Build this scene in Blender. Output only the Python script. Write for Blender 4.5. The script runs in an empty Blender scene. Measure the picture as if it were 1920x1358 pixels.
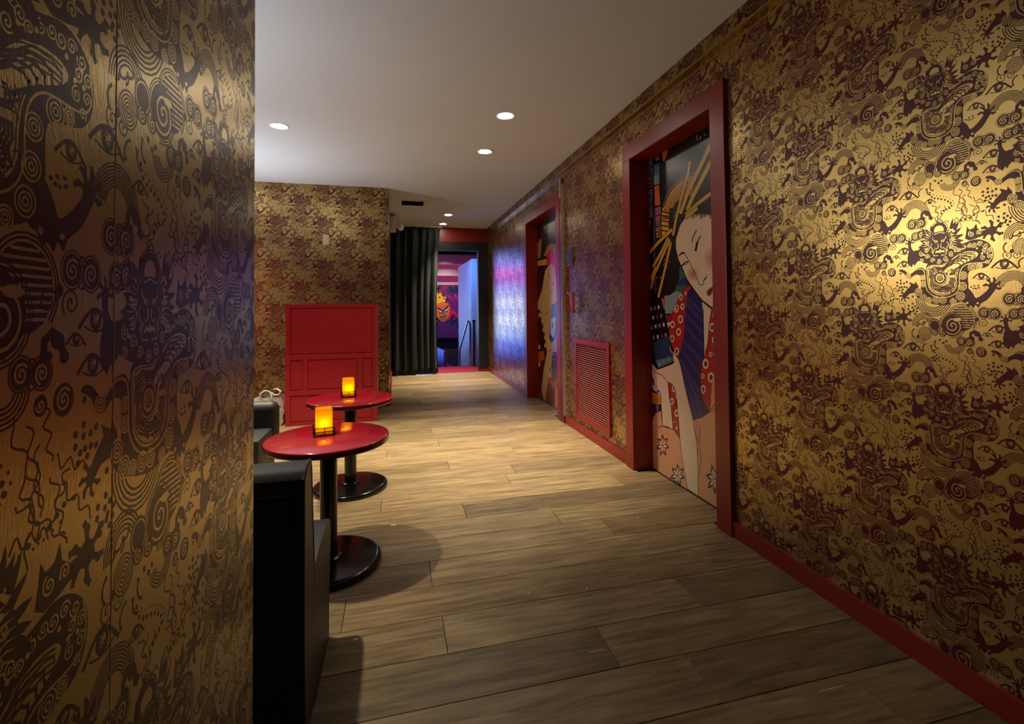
import bpy, bmesh, math, random
import numpy as np
from mathutils import Vector, Matrix
from mathutils.geometry import tessellate_polygon

random.seed(7)
scene = bpy.context.scene
COL = scene.collection
PI = math.pi

# ------------------------------------------------------------------ camera
YAW, PITCH, ROLL = 0.24649, 0.02342, 0.00921
cam_d = bpy.data.cameras.new('camera')
cam_d.sensor_width = 36.0
cam_d.sensor_fit = 'HORIZONTAL'
cam_d.lens = 36.0 * 892.9 / 1920.0
cam_d.shift_x = -6.1 / 1920.0
cam_d.shift_y = (555.4 - 679.0) / 1920.0
cam_d.clip_start = 0.05
cam = bpy.data.objects.new('camera', cam_d)
COL.objects.link(cam)
_f = Vector((math.sin(YAW) * math.cos(PITCH), math.cos(YAW) * math.cos(PITCH), math.sin(PITCH)))
_r = Vector((math.cos(YAW), -math.sin(YAW), 0))
_d = _f.cross(_r)
_r2 = math.cos(ROLL) * _r + math.sin(ROLL) * _d
_d2 = -math.sin(ROLL) * _r + math.cos(ROLL) * _d
cam.matrix_world = Matrix(((_r2.x, -_d2.x, -_f.x, 0), (_r2.y, -_d2.y, -_f.y, 0), (_r2.z, -_d2.z, -_f.z, 1.5), (0, 0, 0, 1)))
scene.camera = cam

# ------------------------------------------------------------------ world, exposure
world = bpy.data.worlds.new('world')
scene.world = world
world.use_nodes = True
world.node_tree.nodes['Background'].inputs[0].default_value = (0.5, 0.55, 0.7, 1)
world.node_tree.nodes['Background'].inputs[1].default_value = 0.0
vs = scene.view_settings
vs.view_transform = 'Standard'
vs.look = 'None'
vs.exposure = 0.0
vs.gamma = 1.0
vs.use_curve_mapping = False

# lamp strengths (the lamps themselves are built with their fixtures below)
SPOT_W = 600.0          # each recessed downlight
DISC_E = 105.0           # its glowing lens
AIMED_W = 230.0          # unseen spotlight added to brighten the long papered wall
NEON_W = 130.0           # pink neon in the lounge
SCREEN_E = 6.5          # led wall in the room beyond
BLUE_W = 110.0
MAGENTA_W = 200.0
UPLIGHT_W = 100.0       # unseen uplighters added to brighten the ceiling

# ------------------------------------------------------------------ materials
def srgb(r, g, b):
    f = lambda c: ((c / 255) / 12.92 if c / 255 <= 0.04045 else (((c / 255) + 0.055) / 1.055) ** 2.4)
    return (f(r), f(g), f(b), 1.0)

MATS = {}
def mat(name, col=(0.8, 0.8, 0.8, 1), rough=0.5, metal=0.0, spec=0.5, emit=None, estr=0.0, bump=0.0, bscale=60.0, stretch=(1, 1, 1),
        vary=0.0, vscale=8.0, coat=0.0, sheen=0.0):
    if name in MATS:
        return MATS[name]
    m = bpy.data.materials.new(name)
    m.use_nodes = True
    nt = m.node_tree
    b = nt.nodes['Principled BSDF']
    b.inputs['Base Color'].default_value = col
    b.inputs['Roughness'].default_value = rough
    b.inputs['Metallic'].default_value = metal
    b.inputs['Specular IOR Level'].default_value = spec
    b.inputs['Coat Weight'].default_value = coat
    b.inputs['Coat Roughness'].default_value = 0.08
    b.inputs['Sheen Weight'].default_value = sheen
    if emit:
        b.inputs['Emission Color'].default_value = emit
        b.inputs['Emission Strength'].default_value = estr
    if bump or vary:
        tc = nt.nodes.new('ShaderNodeTexCoord')
        mp = nt.nodes.new('ShaderNodeMapping')
        mp.inputs['Scale'].default_value = stretch
        nt.links.new(tc.outputs['Object'], mp.inputs['Vector'])
        if vary:
            n2 = nt.nodes.new('ShaderNodeTexNoise')
            n2.inputs['Scale'].default_value = vscale
            n2.inputs['Detail'].default_value = 6
            nt.links.new(mp.outputs[0], n2.inputs['Vector'])
            mx = nt.nodes.new('ShaderNodeMix')
            mx.data_type = 'RGBA'
            mx.inputs['A'].default_value = tuple(c * (1 - vary) for c in col[:3]) + (1,)
            mx.inputs['B'].default_value = tuple(min(1, c * (1 + vary)) for c in col[:3]) + (1,)
            nt.links.new(n2.outputs['Fac'], mx.inputs['Factor'])
            nt.links.new(mx.outputs['Result'], b.inputs['Base Color'])
        if bump:
            n = nt.nodes.new('ShaderNodeTexNoise')
            n.inputs['Scale'].default_value = bscale
            n.inputs['Detail'].default_value = 4
            bp = nt.nodes.new('ShaderNodeBump')
            bp.inputs['Strength'].default_value = bump
            bp.inputs['Distance'].default_value = 0.01
            nt.links.new(mp.outputs[0], n.inputs['Vector'])
            nt.links.new(n.outputs['Fac'], bp.inputs['Height'])
            nt.links.new(bp.outputs[0], b.inputs['Normal'])
    MATS[name] = m
    return m

GOLD = mat('wallpaper_gold', (0.45, 0.315, 0.110, 1), 0.27, 0.76, 0.5, bump=0.05, bscale=160, stretch=(2, 2, 0.6), vary=0.10, vscale=3)
INK = mat('wallpaper_ink', (0.082, 0.008, 0.013, 1), 0.31, 0.10, 0.28, bump=0.03, bscale=160, stretch=(2, 2, 0.6))
REDP = mat('red_paint', (0.24, 0.011, 0.005, 1), 0.36, bump=0.02, bscale=25, vary=0.06)
REDC = mat('cabinet_red', (0.44, 0.014, 0.024, 1), 0.38, bump=0.015, bscale=20, vary=0.05)
TABLE_RED = mat('table_red', (0.40, 0.008, 0.026, 1), 0.16, vary=0.16, vscale=45, coat=0.35)
TABLE_EDGE = mat('table_edge', (0.10, 0.006, 0.010, 1), 0.2, coat=0.3)
BLACKM = mat('black_enamel', (0.006, 0.005, 0.005, 1), 0.16, spec=0.5, bump=0.02, bscale=40)
LEATHER = mat('black_vinyl', (0.017, 0.016, 0.016, 1), 0.52, bump=0.12, bscale=240)
LEATHER2 = mat('black_panel', (0.006, 0.006, 0.008, 1), 0.5, bump=0.04, bscale=120)
CEIL = mat('ceiling_paint', (0.72, 0.80, 0.88, 1), 0.75, bump=0.02, bscale=12, vary=0.03, vscale=1.2)
WHITEP = mat('white_plastic', (0.80, 0.79, 0.77, 1), 0.4, vary=0.04)
CREAMP = mat('cream_plate', (0.60, 0.52, 0.36, 1), 0.4, vary=0.03)
BLACKW = mat('black_wall_paint', (0.010, 0.012, 0.016, 1), 0.5, vary=0.2)
VELVET = mat('dark_velvet', (0.006, 0.009, 0.009, 1), 0.7, spec=0.25, bump=0.05, bscale=300, sheen=0.08)
CHROME = mat('chrome', (0.75, 0.76, 0.8, 1), 0.14, 1.0, vary=0.02)
DARKMETAL = mat('dark_wire', (0.015, 0.011, 0.009, 1), 0.35, 0.7, vary=0.1)
CARPET = mat('red_carpet', (0.42, 0.008, 0.018, 1), 0.95, bump=0.3, bscale=400, vary=0.2, vscale=60)
DARKFLOOR = mat('dark_floor', (0.015, 0.013, 0.018, 1), 0.6, vary=0.2)
FARWHITE = mat('far_white', (0.72, 0.72, 0.76, 1), 0.5, vary=0.03)
FARBAND = mat('far_ceiling_band', (0.60, 0.55, 0.58, 1), 0.6, vary=0.05)
CLEARTRIM = mat('corner_trim', (0.50, 0.42, 0.36, 1), 0.12, 0.35, vary=0.2, vscale=20)
TOTE = mat('tote_canvas', (0.62, 0.56, 0.46, 1), 0.85, bump=0.2, bscale=200, vary=0.12, vscale=12)
ROPE = mat('white_rope', (0.72, 0.68, 0.60, 1), 0.8, vary=0.08)
CORD = mat('brown_cord', (0.16, 0.085, 0.05, 1), 0.6, vary=0.1)
GREYPLATE = mat('grey_green_plate', (0.045, 0.058, 0.048, 1), 0.3, vary=0.05)
REDPLASTIC = mat('red_plastic', (0.45, 0.01, 0.02, 1), 0.2, vary=0.05)
LENS = mat('lamp_lens', (1, 1, 1, 1), 0.4, emit=(1.0, 0.93, 0.80, 1), estr=DISC_E)
FLAME = mat('candle_flame', (1, 0.8, 0.3, 1), 0.5, emit=(1.0, 0.78, 0.26, 1), estr=110.0)
WAX = mat('candle_wax', (0.75, 0.55, 0.25, 1), 0.6, vary=0.05)
NEON = mat('pink_neon', (1, 0.2, 0.4, 1), 0.5, emit=(1.0, 0.04, 0.16, 1), estr=5.0)
MAGSEAT = mat('magenta_vinyl', (0.22, 0.02, 0.09, 1), 0.4, vary=0.1)
DARKVOID = mat('dark_bag', (0.012, 0.012, 0.012, 1), 0.7, vary=0.2)

def amber_glass():
    m = bpy.data.materials.new('amber_glass')
    m.use_nodes = True
    nt = m.node_tree
    b = nt.nodes['Principled BSDF']
    b.inputs['Base Color'].default_value = (0.95, 0.58, 0.03, 1)
    b.inputs['Roughness'].default_value = 0.15
    tl = nt.nodes.new('ShaderNodeBsdfTranslucent')
    tl.inputs[0].default_value = (1.0, 0.74, 0.04, 1)
    tr = nt.nodes.new('ShaderNodeBsdfTransparent')
    tr.inputs[0].default_value = (1.0, 0.74, 0.06, 1)
    nz = nt.nodes.new('ShaderNodeTexNoise')
    nz.inputs['Scale'].default_value = 30
    m1 = nt.nodes.new('ShaderNodeMixShader')
    nt.links.new(nz.outputs['Fac'], m1.inputs[0])
    nt.links.new(tl.outputs[0], m1.inputs[1])
    nt.links.new(tr.outputs[0], m1.inputs[2])
    m2 = nt.nodes.new('ShaderNodeMixShader')
    m2.inputs[0].default_value = 0.66
    nt.links.new(b.outputs[0], m2.inputs[1])
    nt.links.new(m1.outputs[0], m2.inputs[2])
    nt.links.new(m2.outputs[0], nt.nodes['Material Output'].inputs[0])
    return m
AMBER = amber_glass()

def plank_material():
    m = bpy.data.materials.new('oak_plank')
    m.use_nodes = True
    nt = m.node_tree
    N = nt.nodes.new
    b = nt.nodes['Principled BSDF']
    oi = N('ShaderNodeObjectInfo')
    tc = N('ShaderNodeTexCoord')
    cx = N('ShaderNodeCombineXYZ')
    mul = N('ShaderNodeMath'); mul.operation = 'MULTIPLY'; mul.inputs[1].default_value = 37.0
    nt.links.new(oi.outputs['Random'], mul.inputs[0])
    nt.links.new(mul.outputs[0], cx.inputs[0]); nt.links.new(mul.outputs[0], cx.inputs[1])
    add = N('ShaderNodeVectorMath'); add.operation = 'ADD'
    nt.links.new(tc.outputs['Object'], add.inputs[0]); nt.links.new(cx.outputs[0], add.inputs[1])
    mp = N('ShaderNodeMapping'); mp.inputs['Scale'].default_value = (1.1, 14, 1)
    nt.links.new(add.outputs[0], mp.inputs[0])
    n1 = N('ShaderNodeTexNoise'); n1.inputs['Scale'].default_value = 2.2; n1.inputs['Detail'].default_value = 8; n1.inputs['Roughness'].default_value = 0.65
    n1.inputs['Distortion'].default_value = 0.6
    nt.links.new(mp.outputs[0], n1.inputs['Vector'])
    mp2 = N('ShaderNodeMapping'); mp2.inputs['Scale'].default_value = (2.0, 6, 1)
    nt.links.new(add.outputs[0], mp2.inputs[0])
    n2 = N('ShaderNodeTexNoise'); n2.inputs['Scale'].default_value = 1.6; n2.inputs['Detail'].default_value = 3
    nt.links.new(mp2.outputs[0], n2.inputs['Vector'])
    cr = N('ShaderNodeValToRGB')
    e = cr.color_ramp.elements
    e[0].position = 0.28; e[0].color = (0.120, 0.076, 0.034, 1)
    e[1].position = 0.72; e[1].color = (0.45, 0.325, 0.160, 1)
    k = e.new(0.5); k.color = (0.285, 0.198, 0.094, 1)
    nt.links.new(n1.outputs['Fac'], cr.inputs[0])
    mx = N('ShaderNodeMix'); mx.data_type = 'RGBA'; mx.blend_type = 'MULTIPLY'; mx.inputs['Factor'].default_value = 1
    nt.links.new(cr.outputs[0], mx.inputs['A']); nt.links.new(oi.outputs['Color'], mx.inputs['B'])
    cr2 = N('ShaderNodeValToRGB')
    cr2.color_ramp.elements[0].position = 0.25; cr2.color_ramp.elements[0].color = (0.62, 0.60, 0.58, 1)
    cr2.color_ramp.elements[1].position = 0.65; cr2.color_ramp.elements[1].color = (1.05, 1.05, 1.05, 1)
    nt.links.new(n2.outputs['Fac'], cr2.inputs[0])
    mx2 = N('ShaderNodeMix'); mx2.data_type = 'RGBA'; mx2.blend_type = 'MULTIPLY'; mx2.inputs['Factor'].default_value = 0.8
    nt.links.new(mx.outputs['Result'], mx2.inputs['A']); nt.links.new(cr2.outputs[0], mx2.inputs['B'])
    nt.links.new(mx2.outputs['Result'], b.inputs['Base Color'])
    b.inputs['Roughness'].default_value = 0.46
    bp = N('ShaderNodeBump'); bp.inputs['Strength'].default_value = 0.12; bp.inputs['Distance'].default_value = 0.004
    nt.links.new(n1.outputs['Fac'], bp.inputs['Height']); nt.links.new(bp.outputs[0], b.inputs['Normal'])
    return m
OAK = plank_material()

def print_material():
    m = bpy.data.materials.new('printed_mural')
    m.use_nodes = True
    nt = m.node_tree
    at = nt.nodes.new('ShaderNodeAttribute')
    at.attribute_name = 'print'
    nt.links.new(at.outputs['Color'], nt.nodes['Principled BSDF'].inputs['Base Color'])
    nt.nodes['Principled BSDF'].inputs['Roughness'].default_value = 0.30
    return m
PRINT = print_material()

# ------------------------------------------------------------------ mesh helpers
class MB:
    def __init__(s): s.v = []; s.f = []; s.m = []
    def quad(s, a, b, c, d, m=0):
        i = len(s.v); s.v += [a, b, c, d]; s.f.append((i, i + 1, i + 2, i + 3)); s.m.append(m)
    def box(s, x0, x1, y0, y1, z0, z1, m=0, bev=0.0):
        if bev > 0:
            bm = bmesh.new()
            bmesh.ops.create_cube(bm, size=1)
            for v in bm.verts:
                v.co = Vector(((x0 + x1) / 2 + v.co.x * (x1 - x0), (y0 + y1) / 2 + v.co.y * (y1 - y0), (z0 + z1) / 2 + v.co.z * (z1 - z0)))
            bmesh.ops.bevel(bm, geom=list(bm.edges), offset=bev, segments=2, profile=0.7, affect='EDGES')
            s.add_bm(bm, m)
            return
        i = len(s.v)
        s.v += [(x0, y0, z0), (x1, y0, z0), (x1, y1, z0), (x0, y1, z0), (x0, y0, z1), (x1, y0, z1), (x1, y1, z1), (x0, y1, z1)]
        for q in ((3, 2, 1, 0), (4, 5, 6, 7), (0, 1, 5, 4), (1, 2, 6, 5), (2, 3, 7, 6), (3, 0, 4, 7)):
            s.f.append(tuple(i + k for k in q)); s.m.append(m)
    def add_bm(s, bm, m=0):
        bm.verts.index_update(); i = len(s.v)
        s.v += [tuple(v.co) for v in bm.verts]
        for f in bm.faces:
            s.f.append(tuple(i + v.index for v in f.verts)); s.m.append(m)
        bm.free()
    def prism_x(s, prof, x0, x1, m=0):      # profile in (y,z), extruded along x
        n = len(prof); i = len(s.v)
        s.v += [(x0, y, z) for y, z in prof] + [(x1, y, z) for y, z in prof]
        s.f.append(tuple(i + k for k in range(n))); s.m.append(m)
        s.f.append(tuple(i + n + k for k in reversed(range(n)))); s.m.append(m)
        for k in range(n):
            s.f.append((i + k, i + n + k, i + n + (k + 1) % n, i + (k + 1) % n)); s.m.append(m)
    def lathe(s, prof, cx=0, cy=0, cz=0, n=48, m=0):
        i = len(s.v)
        for r, z in prof:
            for k in range(n):
                a = 2 * PI * k / n
                s.v.append((cx + r * math.cos(a), cy + r * math.sin(a), cz + z))
        for j in range(len(prof) - 1):
            for k in range(n):
                s.f.append((i + j * n + k, i + j * n + (k + 1) % n, i + (j + 1) * n + (k + 1) % n, i + (j + 1) * n + k)); s.m.append(m)
        if prof[0][0] > 1e-6: s.f.append(tuple(i + k for k in reversed(range(n)))); s.m.append(m)
        if prof[-1][0] > 1e-6: s.f.append(tuple(i + (len(prof) - 1) * n + k for k in range(n))); s.m.append(m)
    def tube(s, pts, r, n=8, m=0):
        P = [Vector(p) for p in pts]; i0 = len(s.v)
        up = Vector((0, 0, 1))
        for k, p in enumerate(P):
            t = (P[min(k + 1, len(P) - 1)] - P[max(k - 1, 0)]).normalized()
            a = t.cross(up)
            if a.length < 1e-3: a = t.cross(Vector((1, 0, 0)))
            a.normalize(); b = t.cross(a).normalized()
            rr = r[k] if isinstance(r, (list, tuple)) else r
            for q in range(n):
                w = 2 * PI * q / n
                s.v.append(tuple(p + a * rr * math.cos(w) + b * rr * math.sin(w)))
        for k in range(len(P) - 1):
            for q in range(n):
                s.f.append((i0 + k * n + q, i0 + k * n + (q + 1) % n, i0 + (k + 1) * n + (q + 1) % n, i0 + (k + 1) * n + q)); s.m.append(m)
        s.f.append(tuple(i0 + q for q in reversed(range(n)))); s.m.append(m)
        s.f.append(tuple(i0 + (len(P) - 1) * n + q for q in range(n))); s.m.append(m)
    def build(s, name, mats, parent=None, loc=None, smooth=False, angle=40):
        me = bpy.data.meshes.new(name)
        me.from_pydata(s.v, [], s.f)
        for mm in (mats if isinstance(mats, (list, tuple)) else [mats]): me.materials.append(mm)
        if any(s.m): me.polygons.foreach_set('material_index', s.m)
        bm = bmesh.new(); bm.from_mesh(me)
        bmesh.ops.recalc_face_normals(bm, faces=bm.faces); bm.to_mesh(me); bm.free()
        if smooth:
            me.polygons.foreach_set('use_smooth', [True] * len(me.polygons))
            me.set_sharp_from_angle(angle=math.radians(angle))
        me.update()
        return link(name, me, parent, loc)

def link(name, me, parent=None, loc=None):
    o = bpy.data.objects.new(name, me)
    COL.objects.link(o)
    if parent is not None: o.parent = parent
    if loc is not None: o.location = loc
    return o
def empty(name, loc=(0, 0, 0)):
    o = bpy.data.objects.new(name, None); COL.objects.link(o); o.location = loc; o.empty_display_size = 0.1
    return o
def tag(o, label, cat, group=None):
    o['label'] = label; o['category'] = cat
    if group: o['group'] = group
    return o
def structure(o, label=None, cat=None):
    o['kind'] = 'structure'
    if label: o['label'] = label
    if cat: o['category'] = cat
    return o
def copy_tree(o, parent=None):
    c = o.copy(); COL.objects.link(c); c.parent = parent
    for ch in list(o.children): copy_tree(ch, c)
    return c
def spot(name, loc, target, watts, size, col, parent=None, radius=0.05, blend=1.0):
    l = bpy.data.lights.new(name, 'SPOT'); l.energy = watts; l.color = col; l.spot_size = math.radians(size); l.spot_blend = blend; l.shadow_soft_size = radius
    o = bpy.data.objects.new(name, l); COL.objects.link(o)
    d = Vector(target) - Vector(loc)
    o.rotation_euler = d.to_track_quat('-Z', 'Y').to_euler()
    if parent: o.parent = parent; o.location = Vector(loc) - parent.location
    else: o.location = loc
    return o

# ------------------------------------------------------------------ flat print kit (wallpaper motif, murals)
def rounded(pts, n=3, closed=True):
    out = []; L = len(pts)
    for k in range(L if closed else L - 1):
        g = lambda i: np.array(pts[i % L] if closed else pts[min(max(i, 0), L - 1)], float)
        a, b, c, d = g(k - 1), g(k), g(k + 1), g(k + 2)
        for q in range(n):
            t = q / n
            out.append(tuple(0.5 * (2 * b + (c - a) * t + (2 * a - 5 * b + 4 * c - d) * t * t + (3 * b - a - 3 * c + d) * t ** 3)))
    if not closed: out.append(tuple(pts[-1]))
    return out

class Print:
    """collects flat polygons in 2-D; later pieces lie a hair above earlier ones"""
    def __init__(s, fx, seg=1.0): s.fx = fx; s.seg = seg; s.V = []; s.T = []; s.L = []; s.K = []; s.layer = 0; s.B = []; s.E = []
    def _add(s, pts, tris, kind, creep=0.0):
        i = len(s.V)
        a = np.array(pts); lo, hi = a.min(0), a.max(0)
        lay = 1 + max([q[2] for q in s.B if (q[0] <= hi).all() and (q[1] >= lo).all()], default=0)
        s.B.append((lo, hi, lay)); s.layer = lay
        s.V += pts; s.E += [creep * k / len(pts) for k in range(len(pts))]
        for t in tris: s.T.append((i + t[0], i + t[1], i + t[2])); s.L.append(s.layer); s.K.append(kind)
    def poly(s, pts, kind=1):
        q = [s.fx(*p) for p in pts]
        tr = tessellate_polygon([[Vector((a, b, 0)) for a, b in q]])
        s._add(q, tr, kind)
    def stroke(s, pts, w, kind=1, closed=False, taper=False):
        P = [np.array(p, float) for p in pts]; n = len(P); out = []
        for k in range(n):
            a = P[(k - 1) % n] if closed else P[max(k - 1, 0)]
            b = P[(k + 1) % n] if closed else P[min(k + 1, n - 1)]
            t = b - a; L = math.hypot(*t) or 1; nn = np.array((-t[1], t[0])) / L
            h = w / 2 * ((1 - abs(2 * k / (n - 1) - 1) * 0.85) if taper else 1)
            out += [s.fx(*(P[k] + nn * h)), s.fx(*(P[k] - nn * h))]
        tr = []
        for k in range(n if closed else n - 1):
            a, b, c, d = 2 * k, 2 * k + 1, 2 * ((k + 1) % n) + 1, 2 * ((k + 1) % n)
            tr += [(a, b, c), (a, c, d)]
        s._add(out, tr, kind, 0.8)
    def arc(s, cx, cy, r, a0, a1, w, kind=1, ry=None):
        n = max(5, int(abs(a1 - a0) / 16 * s.seg))
        s.stroke([(cx + r * math.cos(math.radians(a0 + (a1 - a0) * k / n)), cy - (ry or r) * math.sin(math.radians(a0 + (a1 - a0) * k / n))) for k in range(n + 1)], w, kind)
    def disc(s, cx, cy, rx, ry=None, kind=1, n=None):
        n = n or max(6, int(14 * s.seg)); ry = ry or rx
        s._add([s.fx(cx + rx * math.cos(2 * PI * k / n), cy + ry * math.sin(2 * PI * k / n)) for k in range(n)], [(0, k, k + 1) for k in range(1, n - 1)], kind)
    def spiral(s, cx, cy, r, turns, w, kind=1, d=1, a0=0.0):
        n = max(8, int(15 * turns * s.seg))
        s.stroke([(cx + r * (k / n) ** 0.9 * math.cos(a0 + d * 2 * PI * turns * k / n), cy + r * (k / n) ** 0.9 * math.sin(a0 + d * 2 * PI * turns * k / n)) for k in range(n + 1)], w, kind)
    def arrays(s):
        return np.array(s.V, float), np.array(s.T, int), np.array(s.L), np.array(s.K), np.array(s.E)

TILE = 0.645
def wallpaper_motif(seg):
    sx, sy = TILE / 2130.0, TILE / 1866.0
    p = Print(lambda x, y: ((x - 620) * sx, -(y - 170) * sy), seg)
    I, G = 1, 0
    rnd = random.Random(3)
    # ---- thin flame lines, tentacles, hatchings (lowest)
    for (x, y, a, L) in [(790, 1600, 60, 330), (870, 1620, 75, 300), (930, 1690, 100, 360), (840, 1770, 65, 240), (830, 1830, 40, 300), (1000, 1800, 75, 260), (1040, 1850, 40, 250),
                         (1010, 1760, 20, 220), (560, 1730, 70, 230), (620, 1760, 100, 260), (700, 1780, 120, 240), (530, 1900, 20, 220), (800, 1950, 5, 170), (950, 1560, 80, 200), (1080, 1800, 120, 220)]:
        pts = []
        n = max(8, int(16 * seg))
        for k in range(n + 1):
            t = k / n; w = 24 * math.sin(t * 17 + x) * (1 - 0.4 * t)
            ca, sa = math.cos(math.radians(a)), math.sin(math.radians(a))
            pts.append((x + ca * L * t - sa * w, y + sa * L * t + ca * w))
        p.stroke(pts, 8, I)
    for (x, y, dx, dy) in [(260, 1330, -10, 130), (300, 1300, 90, -40), (420, 1500, -50, 120), (470, 1520, 60, 110), (520, 1460, 40, 130), (380, 1290, 60, -60)]:
        p.stroke([(x + dx * t + 16 * math.sin(t * 9), y + dy * t + 16 * math.cos(t * 9)) for t in [k / 8 for k in range(9)]], 14, I)
    # ---- bowls, rainbows, domes
    for r in (222, 198, 174, 150, 126): p.arc(525, 975, r, 180, 360, 11, I, ry=r * 0.95)
    for r in (185, 172, 159, 146, 133, 120, 107, 94): p.arc(1385, 895, r, 8, 168, 7.5, I)
    for r in (150, 132, 114, 96, 78): p.arc(400, 1300, r, 0, 185, 9, I)
    for r in (165, 150): p.arc(850, 1215, r, -40, 200, 8, I)
    p.disc(850, 1215, 138, 138, I)
    for k in range(9):
        y = 1100 + k * 26; hw = math.sqrt(max(0, 132 ** 2 - (y - 1215) ** 2))
        p.stroke([(850 - hw, y), (850 + hw, y)], 10, G)
    for r in (118, 102, 86, 70, 54): p.arc(760, 1505, r, 185, 355, 8, I, ry=r * 0.9)
    # ---- sun ring
    for r, w in ((78, 8), (62, 7), (46, 7), (30, 7), (14, 8)): p.arc(405, 1400, r, 0, 360, w, I)
    p.disc(318, 1440, 20, 22, I)
    p.spiral(280, 1480, 52, 1.6, 8, I, 1, 0.5); p.spiral(360, 1482, 42, 1.5, 8, I, -1, 2.4)
    # ---- yin-yang
    for r, w in ((150, 7), (136, 7)): p.arc(735, 1292, r, -100, 200, w, I)
    p.disc(735, 1292, 124, 128, I)
    p.spiral(745, 1295, 105, 2.2, 12, G, 1, 1.2); p.disc(800, 1225, 46, 20, G)
    p.disc(535, 1300, 78, 84, I); p.arc(535, 1298, 64, 0, 360, 7, G)
    for x, y in ((530, 1378), (628, 1388)): p.disc(x, y, 46, 40, I); p.spiral(x, y, 34, 1.7, 8, G)
    # ---- scroll clouds: dark pairs and thin pairs
    def cloud(x1, y1, x2, y2, r):
        for x, y, d in ((x1, y1, 1), (x2, y2, -1)):
            p.arc(x, y, r * 1.16, 0, 360, 6, I); p.disc(x, y, r, r * 1.02, I)
        for x, y, d in ((x1, y1, 1), (x2, y2, -1)): p.spiral(x, y + 2, r * 0.72, 1.8, 9, G, d, 0.6)
        p.arc((x1 + x2) / 2, (y1 + y2) / 2 - r * 0.55, r * 0.38, 0, 180, 8, I); p.arc((x1 + x2) / 2, (y1 + y2) / 2 + r * 0.7, r * 0.36, 170, 380, 8, I)
    cloud(1090, 1145, 1205, 1152, 56); cloud(1345, 1000, 1465, 1000, 60); cloud(838, 1465, 935, 1472, 46); cloud(322, 222, 408, 205, 52)
    p.disc(1050, 1572, 58, 56, I); p.spiral(1050, 1573, 42, 1.9, 9, G); p.disc(930, 1572, 34, 34, I); p.spiral(930, 1572, 22, 1.5, 7, G)
    p.spiral(960, 1252, 50, 1.7, 8, I, 1, 2.6); p.spiral(1085, 1256, 52, 1.7, 8, I, -1, 0.5); p.disc(1020, 1215, 20, 22, I)
    # comma swirls
    for x, y, s in ((1000, 1385, 1.0), (1535, 905, 1.05)):
        p.stroke([(x - 58 * s, y + 42 * s), (x - 55 * s, y - 10 * s), (x - 15 * s, y - 36 * s), (x + 30 * s, y - 12 * s), (x + 42 * s, y + 30 * s)], 34 * s, I)
        p.disc(x - 36 * s, y + 40 * s, 22 * s, 18 * s, I); p.disc(x + 50 * s, y + 48 * s, 26 * s, 22 * s, I); p.disc(x + 12 * s, y - 8 * s, 34 * s, 30 * s, I)
    # ---- eyes
    for x, y, h in ((1310, 632, 128), (1075, 745, 92), (1240, 1313, 108), (1118, 1378, 58), (1225, 1473, 100), (520, 1690, 74)):
        n = max(6, int(9 * seg))
        up = [(x - h + 2 * h * t, y + h * 0.28 - h * 0.68 * math.sin(PI * min(1, t * 1.02)) + h * 0.16 * t) for t in [k / n for k in range(n + 1)]]
        p.stroke(up, h * 0.15, I, taper=False)
        p.stroke([(x - h * 0.7 + 1.5 * h * t, y + h * 0.22 + h * 0.20 * math.sin(PI * t)) for t in [k / 6 for k in range(7)]], h * 0.07, I)
        p.disc(x, y, h * 0.36, h * 0.40, I)
        for k in range(4):
            a = k * PI / 4 + 0.2
            p.stroke([(x - h * 0.2 * math.cos(a), y - h * 0.22 * math.sin(a)), (x + h * 0.2 * math.cos(a), y + h * 0.22 * math.sin(a))], h * 0.035, G)
        p.disc(x + h * 0.12, y - h * 0.06, h * 0.08, h * 0.11, G, 6)
    # ---- dots, hearts, trails
    dots = [(205, 1065), (260, 1040), (255, 1085), (290, 1070), (318, 1095), (200, 1105), (275, 1112), (235, 1138), (312, 1132), (266, 1132), (290, 1162), (222, 1168),
            (108, 660), (105, 745), (55, 770), (105, 785), (187, 768), (150, 785), (55, 812), (85, 838), (115, 830), (152, 830), (186, 835), (130, 860), (72, 870), (265, 950),
            (590, 1463), (632, 1498), (666, 1478)]
    for x, y in dots: p.disc(x, y, 15, 14, I, 8)
    for k, (x, y) in enumerate([(880, 110), (930, 104), (980, 94), (1020, 72), (1060, 50), (1115, 45), (840, 122), (905, 128), (955, 122), (1000, 110), (1040, 98)]): p.disc(x, y, 15 if k < 6 else 7, 11 if k < 6 else 6, I, 6)
    for x, y in [(965, 862), (1000, 850), (1040, 846), (1015, 880), (1045, 872), (990, 875)]: p.disc(x, y, 12, 9, I, 6)
    chain = [(520, 1590), (545, 1645), (580, 1668), (620, 1680), (660, 1692), (700, 1708), (735, 1732), (765, 1758), (775, 1790), (750, 1812), (715, 1822), (685, 1838), (660, 1862)]
    for x, y in chain: p.disc(x, y, 14, 12, I, 6); p.disc(x + 26, y - 24, 7, 7, I, 5)
    # ---- claws
    def claw(x, y, ang, r, fingers=5, spread=200):
        p.disc(x, y, r * 0.42, r * 0.42, I)
        for k in range(fingers):
            a = math.radians(ang - spread / 2 + spread * k / (fingers - 1)); b = a + 0.55
            m = (x + r * 0.72 * math.cos(a), y - r * 0.72 * math.sin(a)); e = (x + r * math.cos(b * 0.35 + a * 0.65), y - r * math.sin(b * 0.35 + a * 0.65))
            p.stroke([(x, y), m, e], r * 0.22, I); p.disc(m[0], m[1], r * 0.17, r * 0.17, I, 7)
    # left raised leg
    p.poly(rounded([(215, 300), (235, 270), (258, 290), (262, 340), (295, 395), (345, 388), (360, 470), (345, 525), (320, 545), (300, 580), (285, 548), (258, 590), (240, 548), (215, 560), (208, 470), (228, 390)], 2), I)
    claw(242, 285, 90, 62, 5, 200)
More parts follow.
